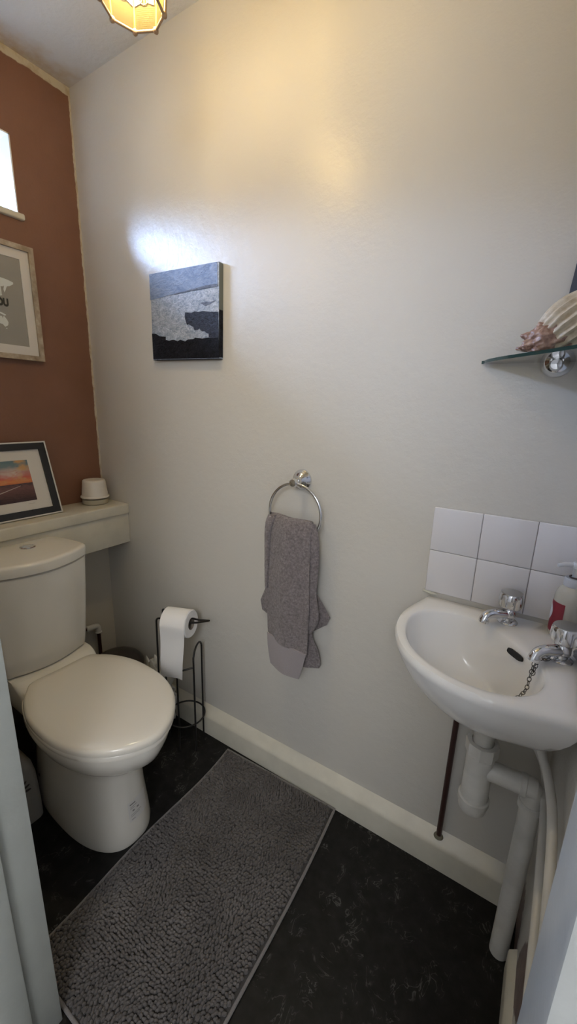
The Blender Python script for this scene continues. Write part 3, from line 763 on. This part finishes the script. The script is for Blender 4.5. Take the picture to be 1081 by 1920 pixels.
nu_, nv_ = 54, 92
for i in range(nv_):
    for j in range(nu_):
        u = .018 + .964 * (j + .5 * (i % 2) + random.uniform(-.28, .28)) / nu_; v_ = .010 + .980 * (i + .5 + random.uniform(-.28, .28)) / nv_
        if u > .985: continue
        p = rpt(u, v_)
        d = noise.noise(Vector((p.x * 9, p.y * 9, 0))); ang = 1.0 + 1.6 * d + random.uniform(-.4, .4)
        lx, ly, lz = .0054 + random.uniform(-.0008, .001), .0036 + random.uniform(-.0005, .0005), .0070 + random.uniform(-.0016, .0016) + .0022 * noise.noise(Vector((p.x * 16, p.y * 16, 4)))
        ca_, sa_ = math.cos(ang), math.sin(ang)
        q = np.empty_like(tv); X = tv[:, 0] * lx + tv[:, 2] * .003 * random.uniform(-1, 1); Y = tv[:, 1] * ly
        q[:, 0] = p.x + X * ca_ - Y * sa_; q[:, 1] = p.y + X * sa_ + Y * ca_; q[:, 2] = .0075 + tv[:, 2] * lz
        V.append(q); F += [tuple(a + o_ for a in f) for f in tf]; o_ += len(tv)
mb = MB(); mb.v = [tuple(r) for r in np.concatenate(V)]; mb.f = F; mb.m = [0] * len(F)
pile = obj('chenille_pile', mb, M_PILE, rug, 0)
pile.data.polygons.foreach_set('use_smooth', [True] * len(pile.data.polygons)); pile['kind'] = 'stuff'

# ---------------------------------------------------------------- tile splashback
TS = .1085; tx0, tz1 = 1.3405, 1.0275
mb = MB().box((tx0 + .001, -.003, tz1 - 2 * TS + .001), (W - .0005, -.0005, tz1 - .001), 0, 2, 1)
mb2 = MB().box((W - .003, -.330, tz1 - 2 * TS + .001), (W - .0005, -.004, tz1 - .001), 0, 2, 1)
for r_ in range(2):
    z1 = tz1 - r_ * TS
    for c_ in range(3):
        x1 = tx0 + c_ * TS
        mb.box((x1 + .0004, -.0068, z1 - TS + .0004), (min(x1 + TS - .0004, W - .0072), -.001, z1 - .0004), .0022, 3)
        y1 = -.0075 - c_ * TS
        mb2.box((W - .0068, max(y1 - TS + .0004, -.333), z1 - TS + .0004), (W - .001, y1 - .0004, z1 - .0004), .0022, 3)
M_TILE = plain('white_glazed_tile', (.71, .695, .71, 1), .1, 0, .5, (5, .03, .002))
M_GROUT = plain('grey_grout', (.36, .34, .33, 1), .9)
tag(obj('tile_splashback', mb, [M_TILE, M_GROUT]), 'two rows of white square tiles on the cream wall behind the basin', 'tiles')
tag(obj('tile_splashback', mb2, [M_TILE, M_GROUT]), 'two rows of white square tiles on the side wall right of basin', 'tiles')
tag(obj('filler_strip', MB().tube([(1.336, -.004, .8085), (1.355, -.005, .8065), (1.37, -.005, .806)], [.003, .005, .002], 8), plain('old_sealant', (.55, .54, .47, 1), .6)), 'smear of old cream sealant under the left end of the tiles', 'sealant')

# ---------------------------------------------------------------- corner basin   (s along the corner diagonal, t across)
R2 = 1 / math.sqrt(2)
def BP(s, t, z): return Vector((W - (s + t) * R2, -(s - t) * R2, z))
RZ = .800
oh = [(.002, 0), (.15, .147), (.226, .2235), (.2325, .2240), (.243, .2150), (.268, .1985), (.298, .1795), (.330, .157), (.356, .131), (.378, .102), (.394, .068), (.404, .034), (.408, 0)]
ih = [(.170, 0), (.171, .045), (.176, .075), (.190, .103), (.213, .128), (.243, .142), (.276, .146), (.305, .138), (.332, .120), (.354, .094), (.372, .062), (.382, .030), (.385, 0)]
def polar(loop, c, n=120, k=6, straight=2):
    L = [(a, b) for a, b in loop] + [(a, -b) for a, b in loop[-2:0:-1]]
    P = catmull([(a, b, 0) for a, b in L], k, True)
    out = []
    for i in range(n):
        th = 2 * PI * i / n; d = Vector((math.cos(th), math.sin(th), 0)); best = 0
        for a, b in zip(P, P[1:] + P[:1]):
            e_ = b - a; den = d.x * e_.y - d.y * e_.x
            if abs(den) < 1e-12: continue
            w = a - Vector((c[0], c[1], 0)); tt = (w.x * e_.y - w.y * e_.x) / den; uu = (w.x * d.y - w.y * d.x) / den
            if tt > 0 and -1e-9 <= uu <= 1 + 1e-9: best = max(best, tt)
        out.append((c[0] + d.x * best, c[1] + d.y * best))
    return out
cc = (.275, 0)
Oo = polar(oh, cc); Ii = polar(ih, cc)
def clampw(s, t, g=.0022):   # stay clear of both walls
    u = max((s + t) * R2, g); v = max((s - t) * R2, g); return (u + v) * R2, (u - v) * R2
def bring(pts, z, sc=1.0, c=(.2, 0), zf=None):
    R = []
    for a, b in pts:
        s, t = clampw(c[0] + (a - c[0]) * sc, c[1] + (b - c[1]) * sc); R.append(BP(s, t, z if zf is None else zf(s, t)))
    return R
def lerp2(A, B, k): return [(a[0] + (b[0] - a[0]) * k, a[1] + (b[1] - a[1]) * k) for a, b in zip(A, B)]
dr = (.205, 0)
circ0 = [(dr[0] + .024 * math.cos(2 * PI * i / 120), .024 * math.sin(2 * PI * i / 120)) for i in range(120)]
basin = thing('corner_basin', (1.50, -.17, .60), 'white ceramic corner wash basin mounted on the walls', 'basin')
rings = []
for sc, z in ((.20, .640), (.40, .645), (.55, .659), (.66, .677), (.75, .696), (.83, .717), (.90, .739), (.955, .761), (.987, .779)):
    rings.append(bring(Oo, z, sc, (.19, 0)))
rings += [bring(Oo, .786), bring(lerp2(Oo, Ii, .03), .794), bring(lerp2(Oo, Ii, .14), RZ), bring(lerp2(Oo, Ii, .5), RZ + .0008), bring(lerp2(Oo, Ii, .84), RZ), bring(lerp2(Oo, Ii, .96), RZ - .003), bring(Ii, RZ - .008)]
for k, z in ((.05, .774), (.13, .750), (.24, .724), (.38, .700), (.54, .682), (.72, .672), (.88, .667), (1.0, .665)):
    rings.append(bring(lerp2(Ii, circ0, k), z))
bb = obj('bowl', MB().loft(rings, True, True, True), M_CERAMIC, basin, 60)
obj('waste_outlet', MB().lathe([(.022, 0), (.022, .0015), (.017, .002), (.015, -.004)], BP(*dr, .6655), n=32), M_CHROME, basin)
# overflow slot on the back wall of the bowl, between the taps
oc = BP(.1735, -.018, .7785); od = Vector((R2, -R2, 0)) * 1.0
nrm = (Vector((-R2, -R2, 0)) * 1 + Vector((0, 0, .35))).normalized(); uu_ = od; vv_ = nrm.cross(uu_)
P = []
for k in range(28):
    a = 2 * PI * k / 28; P.append(oc + uu_ * (.0195 * math.copysign(abs(math.cos(a)) ** .55, math.cos(a))) + vv_ * (.0062 * math.copysign(abs(math.sin(a)) ** .6, math.sin(a))))
obj('overflow_slot', MB().poly([p - nrm * .006 for p in P], nrm * .0085), M_BLACK, basin, 0)

def tap(s, t, label):
    o = BP(s, t, RZ)
    tp = thing('basin_tap', o, label, 'tap', 'chrome basin taps')
    f = (BP(1, 0, 0) - BP(0, 0, 0)).normalized()         # towards the bowl
    up = Vector((0, 0, 1))
    b = MB().lathe([(.0205, 0.0005), (.0205, .0025), (.018, .005), (.0115, .007), (.0105, .012), (.0145, .016), (.0145, .028), (.0125, .032), (.011, .035)], o, n=36)
    obj('body', b, M_CHROME, tp, 40)
    P = [o + up * .021 + f * .004, o + up * .0225 + f * .026, o + up * .0245 + f * .038, o + up * .0235 + f * .050, o + up * .018 + f * .058, o + up * .006 + f * .062]
    C = catmull(P, 5); n = len(C)
    obj('spout', MB().tube(C, [.0112 - .0016 * min(1, i / (n * .6)) + (.0012 if i > n - 5 else 0) for i in range(n)], 20), M_CHROME, tp, 50)
    # handle: barrel pinched by round facets, flat cap
    N = 48; rg = []
    for r0, h, fc in ((.0115, .034, 0), (.0180, .0355, .1), (.0215, .038, .4), (.0245, .044, .9), (.0252, .051, 1), (.0248, .059, .8), (.0238, .0655, .4), (.0228, .069, .1), (.0220, .0705, 0)):
        rg.append([o + up * h + (f * math.cos(2 * PI * k / N + .3) + up.cross(f) * math.sin(2 * PI * k / N + .3)) * (r0 - .0062 * fc * max(0, math.cos(6 * (2 * PI * k / N))) ** .7) for k in range(N)])
    hd = obj('handle', MB().loft(rg, True, True, True), M_CHROME, tp, 28)
    obj('handle_cap', MB().lathe([(.0212, 0), (.0210, .0012), (.001, .0014)], o + up * .0704, n=36), M_STEEL, hd)
    return tp
tap(.126, .066, 'chrome basin tap at the back of basin beside the tiles, no chain on it')
tap(.128, -.076, 'chrome basin tap with the plug chain looped at its foot')
# plug chain
cp = catmull([BP(.150, -.077, .8055), BP(.157, -.060, .812), BP(.166, -.058, .815), BP(.177, -.066, .812), BP(.186, -.076, .804), BP(.191, -.079, .790), BP(.194, -.080, .772), BP(.200, -.082, .748), BP(.206, -.070, .722), BP(.210, -.045, .698), BP(.212, -.020, .682), BP(.212, -.006, .676)], 16)
mb = MB(); kk = 0
loopc = catmull([BP(.150, -.077, .804), BP(.163, -.076, .8045), BP(.173, -.075, .806), BP(.182, -.078, .804), BP(.189, -.083, .797), BP(.193, -.084, .784)], 16)
for path in (cp, loopc):
    acc = 0; lastp = path[0]
    for i in range(1, len(path)):
        acc += (path[i] - lastp).length; lastp = path[i]
        if acc > .0068:
            acc = 0; tdir = (path[i] - path[i - 1]).normalized(); sd_ = tdir.orthogonal().normalized(); sd2 = tdir.cross(sd_)
            nn = (sd_ + sd2 * .5) if kk % 2 else (sd2 - sd_ * .5); kk += 1
            mb.torus(path[i], nn, .0048, .00085, 14, 6, 0, .68, tdir)
tag(obj('plug_chain', mb, plain('dark_steel_chain', (.16, .155, .15, 1), .25, 1)), 'fine steel plug chain hanging from the right-hand tap into the basin', 'chain')

# soap bottle in the corner
sb = thing('soap_bottle', (1.634, -.040, RZ), 'clear pump soap bottle with red label in the basin corner', 'soap bottle')
so = Vector((1.6355, -.041, RZ + .0015)); rb = .0285
M = Mat('clear_soap_plastic', (.80, .76, .64, 1), .08, 0, .5); M.p.inputs['Transmission Weight'].default_value = .45; M.p.inputs['IOR'].default_value = 1.35
obj('bottle', MB().lathe([(rb - .004, 0), (rb, .004), (rb, .085), (rb - .002, .098), (rb - .007, .108), (.0165, .113), (.0165, .116)], so, n=40), M.m, sb)
obj('neck_collar', MB().lathe([(.0178, .113), (.0178, .128), (.0165, .130), (.008, .1305)], so, n=36), plain('translucent_white_cap', (.62, .63, .66, 1), .3, Transmission_Weight=.3), sb)
obj('rust_ring', MB().torus(so + Vector((0, 0, .132)), (0, 0, 1), .0095, .0016, 24, 8), plain('rust_brown', (.06, .04, .03, 1), .6), sb)
pm = MB().lathe([(.0058, .130), (.0058, .150), (.0105, .152), (.0105, .160), (.008, .163)], so, n=24)
nd = Vector((-.92, -.38, 0)).normalized()
pm.tube([so + Vector((0, 0, .1565)), so + nd * .022 + Vector((0, 0, .1575)), so + nd * .036 + Vector((0, 0, .154))], [.0055, .0048, .0038], 14)
obj('pump_head', pm, plain('white_pump_plastic', (.72, .74, .77, 1), .3, Transmission_Weight=.2), sb)
cam_dir = math.atan2(-1 - so.y, 1.555 - so.x)
def lab(a0, a1, z0, z1, off, wave=0, n=14):
    R = []
    for i in range(n + 1):
        a = cam_dir + a0 + (a1 - a0) * i / n
        R.append([so + Vector((math.cos(a) * (rb + off), math.sin(a) * (rb + off), z0)), so + Vector((math.cos(a) * (rb + off), math.sin(a) * (rb + off), z1 + wave * math.sin(3 * i / n)))])
    return MB().loft(R, False)
lb = obj('label', lab(-1.55, -.20, .012, .078, .0006), plain('dark_red_label', (.22, .018, .03, 1), .4), sb, 60, 'red paper label')
R = []
for i in range(15):
    t = i / 14; zz = .030 + .042 * t; aw = -1.55 + .10 + .52 * (math.sin(t * PI) ** .7) * (.65 + .35 * t)
    A0 = cam_dir - 1.56; A1 = cam_dir + aw
    R.append([so + Vector((math.cos(A0 + (A1 - A0) * j / 6) * (rb + .0011), math.sin(A0 + (A1 - A0) * j / 6) * (rb + .0011), zz)) for j in range(7)])
wl = obj('label_panel', MB().loft(R, False), plain('white_label_panel', (.66, .66, .69, 1), .4), lb, 60)

tag(obj('soap_bar', lump(BP(.093, -.083, .812), .018, .22, 1.6, 8.2, (.62, .75, .62), 4, None, RZ + .0012), plain('pale_soap', (.60, .60, .64, 1), .35, Transmission_Weight=.25), None, 60),
    'small white worn soap lump behind the right-hand tap', 'soap')

# ---------------------------------------------------------------- pipes under the basin
TRX, TRY = 1.5295, -.135
trap = thing('bottle_trap', (TRX, TRY, .375), 'white plastic bottle trap and waste pipe under the basin', 'trap')
obj('tailpiece', MB().lathe([(.0205, .535), (.0205, .572), (.0212, .573), (.0212, .640)], (TRX, TRY, 0), n=32), M_PLASTIC, trap)
N = 32
hexr = lambda z, r, k: [Vector((TRX + (r - k * .0018 * abs(math.sin(4 * 2 * PI * i / N))) * math.cos(2 * PI * i / N), TRY + (r - k * .0018 * abs(math.sin(4 * 2 * PI * i / N))) * math.sin(2 * PI * i / N), z)) for i in range(N)]
obj('top_nut', MB().loft([hexr(.522, .0285, 0), hexr(.5225, .0335, 1.6), hexr(.549, .0345, 1.6), hexr(.553, .0325, .5), hexr(.5535, .0230, 0), hexr(.549, .0228, 0)], True, True, True), M_PLASTIC, trap, 30)
obj('trap_body', MB().lathe([(.0285, .400), (.0285, .470), (.0285, .520), (.024, .5205)], (TRX, TRY, 0), n=36), M_PLASTIC, trap)
obj('bottom_cap', MB().lathe([(.001, .370), (.0275, .371), (.0295, .374), (.0295, .390), (.0330, .392), (.0330, .404), (.0310, .406), (.0285, .4065)], (TRX, TRY, 0), n=36), M_PLASTIC, trap)
WX, WY = 1.6365, -.130
oz = .487
obj('outlet_arm', MB().lathe([(.0215, .0), (.0215, .070), (.0240, .0715), (.0240, .080), (.0215, .0815), (.0205, .100)], (TRX + .012, TRY, oz), (1, .03, 0), 32), M_PLASTIC, trap)
el = fillet([(WX - .035, TRY + .002, oz), (WX, WY, oz), (WX, WY, oz - .052)], .022, 8)
eb = obj('elbow', MB().tube(el, .0215, 24).lathe([(.0225, 0), (.0245, .002), (.0245, .016), (.0225, .018)], (WX, WY, oz - .054), n=32), M_PLASTIC, trap)
obj('dust_cap', MB().tube(fillet([(WX - .033, TRY + .002, oz + .0012), (WX, WY, oz + .0012), (WX + .0010, WY, oz - .02)], .022, 8), .0211, 24), M_DUSTY, eb, 40, 'dark dusty grime on top of the elbow') if False else None
obj('down_pipe', MB().lathe([(.0200, 0.0006), (.0200, oz - .036)], (WX, WY, 0), n=32), M_PLASTIC, trap)
bp = thing('heating_pipe', (1.459, -.012, .09), 'dark brown vertical copper pipe rising from the skirting to the basin', 'pipe')
obj('pipe', MB().tube([(1.459, -.0125, .098), (1.4595, -.0125, .76)], .0072, 16), M_BROWNPIPE, bp)
obj('floor_collar', MB().lathe([(.013, 0), (.011, .004), (.0074, .006)], (1.459, -.0135, .0985), n=20), plain('dirty_collar', (.16, .15, .11, 1), .7), bp)
tag(obj('supply_pipe', MB().tube(catmull([(1.606, -.168, .72), (1.615, -.178, .675), (1.628, -.205, .638), (1.641, -.240, .620), (1.649, -.290, .612), (1.6535, -.345, .590), (1.6560, -.42, .540), (1.6575, -.55, .45), (1.6575, -.72, .33)], 6), .0078, 14), M_PAINTPIPE),
    'cream painted water pipe curving out from under the basin, upper of two', 'pipe', 'water pipes along the side wall')
tag(obj('supply_pipe', MB().tube(catmull([(1.560, -.075, .70), (1.600, -.078, .60), (1.645, -.085, .520), (1.6555, -.115, .488), (1.6565, -.18, .478), (1.6565, -.32, .446), (1.6565, -.44, .392), (1.6575, -.58, .31), (1.6575, -.72, .22)], 6), .0078, 14), M_PAINTPIPE),
    'cream painted water pipe beside the waste pipe, lower of two', 'pipe', 'water pipes along the side wall')

# ---------------------------------------------------------------- glass corner shelf with shell and photo frame
sh = thing('glass_shelf', (1.56, -.10, 1.35), 'green-edged glass corner shelf on chrome brackets above the basin', 'shelf')
SZ = 1.352
hs = [(.004, 0), (.10, .096), (.184, .180), (.1945, .175), (.204, .150), (.2095, .115), (.2105, .075), (.2090, .035), (.2085, 0)]
L = [(a, b) for a, b in hs] + [(a, -b) for a, b in hs[-2:0:-1]]
Ps = catmull([(a, b, 0) for a, b in L], 6, True)
Ps = [clampw(p.x, p.y, .003) for p in Ps]
M = Mat('clear_shelf_glass'); M.n.remove(M.p)
tr = M.node('ShaderNodeBsdfTransparent'); tr.inputs[0].default_value = (.86, .93, .90, 1); gl = M.node('ShaderNodeBsdfGlossy'); gl.inputs['Roughness'].default_value = .03
fr = M.node('ShaderNodeFresnel'); fr.inputs['IOR'].default_value = 1.3
mx = M.node('ShaderNodeMixShader'); M.link(fr.outputs[0], mx.inputs[0]); M.link(tr.outputs[0], mx.inputs[1]); M.link(gl.outputs[0], mx.inputs[2]); M.link(mx.outputs[0], M.out.inputs[0])
M_GEDGE = plain('dark_green_glass_edge', (.020, .045, .038, 1), .06, 0, .6)
n_ = len(Ps)
mb = MB()
mb.add([BP(a, b, SZ + .003) for a, b in Ps], [tuple(range(n_))]); mb.add([BP(a, b, SZ - .003) for a, b in Ps], [tuple(range(n_))[::-1]])
mb.loft([[BP(a, b, z) for a, b in Ps] for z in (SZ - .003, SZ + .003)], True, mat=1)
obj('glass_panel', mb, [M.m, M_GEDGE], sh, 30)
for c, ax in (((1.537, 0, 1.350), (0, -1, 0)), ((W, -.131, 1.350), (-1, 0, 0))):
    mb = flange(c, ax, .030)
    c = Vector(c); a_ = Vector(ax)
    mb.lathe([(.001, .034), (.0105, .035), (.0115, .040), (.0115, .054), (.009, .058), (.001, .059)], c + Vector((0, 0, -.010)), ax, 24)
    mb.lathe([(.0105, 0), (.0105, .002), (.008, .0035)], c + a_ * .047 + Vector((0, 0, .0052)), n=20)
    obj('shelf_bracket', mb, M_CHROME, sh, 40)

pf = thing('photo_frame', BP(.10, 0, SZ + .003), 'dark framed photo standing on the glass shelf behind the seashell', 'picture frame')
sL, tL = .104, .086
o_ = BP(sL, tL, SZ + .0034); a_ = (BP(0, -1, 0) - BP(0, 1, 0)).normalized()
bdir = Vector((R2 * .10, R2 * .10, 1))
Ff = frame_plane(o_, a_, bdir)
fw, fh = .150, .195
obj('frame', rim(MB(), Ff, 0, fw, 0, fh, .024, -.006, .008), M_DARKFRAME, pf, 0)
obj('backing', slab(MB(), Ff, .002, fw - .002, .002, fh - .002, -.008, -.006), M_BLACKMAT, pf, 0)
obj('photo', slab(MB(), Ff, .022, fw - .022, .022, fh - .022, -.006, -.001), plain('pale_photo', (.50, .54, .56, 1), .4, var=.15), pf, 0)

# seashell: ribbed whorl, frilled brown lip with spines, canal
shell = thing('seashell', BP(.16, .02, SZ + .003), 'cream ribbed spiny seashell with brown frilled lip on the glass shelf', 'seashell')
M = Mat('cream_ribbed_shell', (.55, .47, .34, 1), .5)
M.base(M.ramp(M.noise(70, 4), [(.3, (.40, .31, .20, 1)), (.7, (.60, .53, .41, 1))])); M.bump(M.noise(200, 4), .3, .002); M_SHELL = M.m
M = Mat('brown_shell_lip', (.25, .15, .11, 1), .35)
M.base(M.ramp(M.noise(110, 5), [(.3, (.15, .075, .05, 1)), (.55, (.33, .20, .15, 1)), (.75, (.50, .38, .30, 1))])); M.bump(M.noise(120, 4), .5, .003); M_LIP = M.m
zs = SZ + .0034
cW = Vector((1.553, -.098, zs + .046))
axw = Vector((.78, -.10, .62)).normalized(); aw1 = axw.orthogonal().normalized(); aw2 = axw.cross(aw1)
rg = []
for i in range(41):
    ph = PI * i / 40; h = -math.cos(ph) * .062; row = []
    for k in range(120):
        a = 2 * PI * k / 120
        rib = .5 + .5 * math.cos(20 * a + .5 * h * 40)
        r_ = math.sin(ph) ** .8 * (.0425 + .0058 * rib ** 1.3 * math.sin(ph))
        p = cW + axw * h + (aw1 * math.cos(a) + aw2 * math.sin(a)) * r_
        p.z = max(p.z, zs + .0005); p.y = min(p.y, -.012); p.x = min(p.x, W - .03)
        row.append(p)
    rg.append(row)
obj('ribbed_whorl', MB().loft(rg, True, True, True), M_SHELL, shell, 60)
# lip
lc = Vector((1.5225, -.1155, zs + .023))
bm = bmesh.new(); bmesh.ops.create_icosphere(bm, subdivisions=5, radius=1)
V = []
for v in bm.verts:
    p = v.co.copy(); q = p * 2.2
    fr_ = 1 + .16 * math.sin(9 * math.atan2(p.z, p.x)) * (1 - abs(p.y)) + .22 * noise.noise(q) + .12 * noise.noise(q * 3)
    w = lc + Vector((p.x * .040 * fr_ + p.z * .010, p.y * .022 * fr_, p.z * .030 * fr_))
    w.z = max(w.z, zs + .0005); V.append(w)
Fc = [[v.index for v in f.verts] for f in bm.faces]; bm.free()
obj('frilled_lip', MB().add(V, Fc), M_LIP, shell, 60)
obj('canal', MB().tube(catmull([(1.522, -.108, zs + .012), (1.500, -.106, zs + .010), (1.485, -.100, zs + .009), (1.470, -.094, zs + .010)], 5), [.0125 - .0100 * (i / 15) ** 1.1 for i in range(16)], 16), M_LIP, shell, 60)
spines = [((1.524, -.120, zs + .040), (.004, -.003, .016)), ((1.535, -.125, zs + .038), (.004, -.004, .010)), ((1.545, -.124, zs + .030), (.006, -.006, .006)), ((1.503, -.113, zs + .032), (-.007, -.003, .003)), ((1.497, -.110, zs + .024), (-.007, -.002, .003)), ((1.552, -.122, zs + .020), (.006, -.006, .002))]
for p, d in spines:
    p = Vector(p); d = Vector(d)
    obj('spine', MB().tube([p - d * .5, p, p + d * .6, p + d], [.0065, .0055, .0032, .0008], 10), M_LIP, shell, 60)

# ---------------------------------------------------------------- ceiling pendant
LX, LY, LZ = .832, -.405, 1.905
lamp = thing('pendant_lamp', (LX, LY, LZ), 'octagonal bamboo pendant lamp glowing yellow under the ceiling', 'lamp')
M = Mat('lit_paper_panel', (.85, .62, .25, 1), .6); M.n.remove(M.p)
trn = M.node('ShaderNodeBsdfTranslucent'); dif = M.node('ShaderNodeBsdfDiffuse'); tps = M.node('ShaderNodeBsdfTransparent')
x, y, z = M.xyz(); wv = M.math('SINE', M.math('MULTIPLY', z, 2100.))
lc_ = M.ramp(M.math('MULTIPLY_ADD', wv, .5, .5), [(.0, (.17, .115, .03, 1)), (.45, (.31, .245, .09, 1))])
M.link(lc_, trn.inputs[0]); M.link(lc_, dif.inputs[0]); tps.inputs[0].default_value = (1, .85, .55, 1)
m1_ = M.node('ShaderNodeMixShader'); m1_.inputs[0].default_value = .5; M.link(trn.outputs[0], m1_.inputs[1]); M.link(dif.outputs[0], m1_.inputs[2])
m2_ = M.node('ShaderNodeMixShader'); m2_.inputs[0].default_value = .70; M.link(m1_.outputs[0], m2_.inputs[1]); M.link(tps.outputs[0], m2_.inputs[2]); M.link(m2_.outputs[0], M.out.inputs[0])
M_SHADE = M.m
M_BAMBOO = plain('bamboo_rod', (.30, .19, .10, 1), .5, var=.2)
M_FLOWER = plain('brown_lattice', (.16, .085, .06, 1), .7)
a0 = math.atan2(-.443 - LY, .798 - LX)
def ov(k, r, z): return Vector((LX + r * math.cos(a0 + 2 * PI * k / 8), LY + r * math.sin(a0 + 2 * PI * k / 8), z))
rB, rT, zT = .052, .068, LZ + .17
mb = MB()
for k in range(8):
    mb.loft([[ov(k, rB - .002, LZ + .002), ov(k + 1, rB - .002, LZ + .002)], [ov(k, rT - .002, zT), ov(k + 1, rT - .002, zT)]], False)
mb.add([ov(k, rT - .002, zT) for k in range(8)], [tuple(range(8))])  # top cover added to hold back light from the open top
obj('shade', mb, M_SHADE, lamp, 0, 'glowing yellow woven panels')
mb = MB()
for k in range(8):
    mb.tube([ov(k, rB, LZ), ov(k + 1, rB, LZ)], .0024, 8); mb.tube([ov(k, rT, zT), ov(k + 1, rT, zT)], .0024, 8)
    mb.tube([ov(k, rB + .001, LZ - .004), ov(k, rT + .001, zT + .004)], .0024, 8)
    c = ov(k, rB, LZ); mb.lathe([(.001, -.005), (.0045, -.003), (.005, 0), (.0045, .003), (.001, .005)], c, (0, 0, 1), 10)
obj('bamboo_frame', mb, M_BAMBOO, lamp, 50)
mb = MB()
for k in range(8):
    # lattice band with a fan of petals on the inner face
    fA = (LZ + .042 - LZ) / (zT - LZ); 
    def PP(u, h, off=.004):
        f_ = h / (zT - LZ); r_ = rB + (rT - rB) * f_ - off; A = ov(k, r_, LZ + h); B = ov(k + 1, r_, LZ + h); return A.lerp(B, u)
    H0, H1 = .036, .074
    for tri in (((.04, H0), (.30, H0 + .004), (.13, H0 + .018)), ((.04, H0), (.13, H0 + .018), (.08, H1), (.04, H1)), ((.96, H0), (.87, H0 + .018), (.70, H0 + .004)), ((.96, H0), (.96, H1), (.92, H1), (.87, H0 + .018))):
        mb.add([PP(u_, h_) for u_, h_ in tri], [tuple(range(len(tri)))])
    for q in range(9):
        a = math.radians(-170 + 160 * q / 8)
        mb.tube([PP(.5, H1), PP(.5 + .42 * math.cos(a), H1 + .036 * math.sin(a))], .0009, 5)
    mb.tube([PP(.5 + .42 * math.cos(math.radians(-175 + 170 * q / 16)), H1 + .036 * math.sin(math.radians(-175 + 170 * q / 16))) for q in range(17)], .0009, 5)
obj('petal_lattice', mb, M_FLOWER, lamp, 0)
obj('lamp_bulb', MB().lathe([(.001, -.030), (.016, -.024), (.024, -.008), (.024, .006), (.016, .022), (.012, .032), (.012, .045)], (LX, LY, LZ + .125), n=24), plain('frosted_bulb', (.9, .85, .7, 1), .4, Emission_Color=(1, .72, .35, 1), Emission_Strength=14), lamp)
obj('cord', MB().tube([(LX, LY, LZ + .165), (LX, LY, H - .02)], .003, 10), M_PRINTMAT, lamp)
obj('ceiling_rose', MB().lathe([(.001, -.034), (.02, -.032), (.040, -.016), (.045, -.001)], (LX, LY, H), n=32), M_PRINTMAT, lamp)

# unseen hallway lamp behind the camera, added as fill through the doorway
hl_ = thing('pendant_light', (1.85, -1.95, 1.92), 'white conical pendant added in the unseen hallway as fill light', 'lamp')
obj('added_lamp_shade', MB().lathe([(.17, 0), (.05, .12), (.02, .13), (.019, .127), (.049, .117), (.168, 0), (.17, 0)], (1.85, -1.95, 1.92), n=40, cap0=False, cap1=False), M_WHITE_GLOSS, hl_)
obj('cord', MB().tube([(1.85, -1.95, 2.04), (1.85, -1.95, H)], .003, 8), M_WHITE_GLOSS, hl_)

# ---------------------------------------------------------------- light
def light(name, typ, loc, energy, color, **kw):
    L = bpy.data.lights.new(name, typ); L.energy = energy; L.color = color
    for k, v in kw.items(): setattr(L, k, v)
    o = bpy.data.objects.new(name, L); o.location = loc; COL.objects.link(o); return o
light('pendant_light', 'POINT', (LX, LY, LZ + .085), 9.0, (1, .86, .55), shadow_soft_size=.024)
light('hall_fill_light', 'POINT', (1.85, -1.95, 1.80), 38.0, (.96, .98, 1.0), shadow_soft_size=.26)  # added fill source for the unseen hallway

w = bpy.data.worlds.new('sky'); SC.world = w; w.use_nodes = True
t = w.node_tree; nn = t.nodes; ll = t.links
tc = nn.new('ShaderNodeTexCoord'); sp = nn.new('ShaderNodeSeparateXYZ'); ll.new(tc.outputs['Generated'], sp.inputs[0])
rp = nn.new('ShaderNodeValToRGB'); ll.new(sp.outputs['Z'], rp.inputs['Fac'])
el_ = rp.color_ramp.elements
el_[0].position = .13; el_[0].color = (.022, .025, .028, 1); el_[1].position = .20; el_[1].color = (.19, .27, .45, 1); e3_ = el_.new(.46); e3_.color = (.46, .63, 1, 1)
bg = nn['Background']; ll.new(rp.outputs['Color'], bg.inputs['Color']); bg.inputs['Strength'].default_value = 255
pt = light('window_portal', 'AREA', (-.235, (wy0 + wy1) / 2, (wz0 + fz1) / 2), 1, (1, 1, 1), shape='RECTANGLE', size=fz1 - wz0, size_y=wy1 - wy0)
pt.rotation_euler = (0, -PI / 2, 0); pt.data.cycles.is_portal = True

# ---------------------------------------------------------------- camera
F_PX, YAW, PITCH, ROLL = 764.917, .564085, .250054, -.0299905
f = Vector((-math.sin(YAW) * math.cos(PITCH), math.cos(YAW) * math.cos(PITCH), -math.sin(PITCH)))
r = Vector((math.cos(YAW), math.sin(YAW), 0)); d = f.cross(r)
r2 = r * math.cos(ROLL) + d * math.sin(ROLL); d2 = d * math.cos(ROLL) - r * math.sin(ROLL)
cam = bpy.data.cameras.new('camera'); co = bpy.data.objects.new('camera', cam); COL.objects.link(co)
co.matrix_world = Matrix(((r2.x, -d2.x, -f.x, 1.555), (r2.y, -d2.y, -f.y, -1.0), (r2.z, -d2.z, -f.z, 1.247), (0, 0, 0, 1)))
cam.sensor_fit = 'VERTICAL'; cam.sensor_height = 24; cam.lens = F_PX / 1920 * 24; cam.clip_start = .005
SC.camera = co
vs = SC.view_settings; vs.view_transform = 'Standard'; vs.look = 'None'; vs.exposure = .14; vs.gamma = 1; vs.use_curve_mapping = False
SC.cycles.max_bounces = 10; SC.cycles.diffuse_bounces = 5; SC.cycles.transmission_bounces = 8
SC.cycles.caustics_reflective = False; SC.cycles.caustics_refractive = False
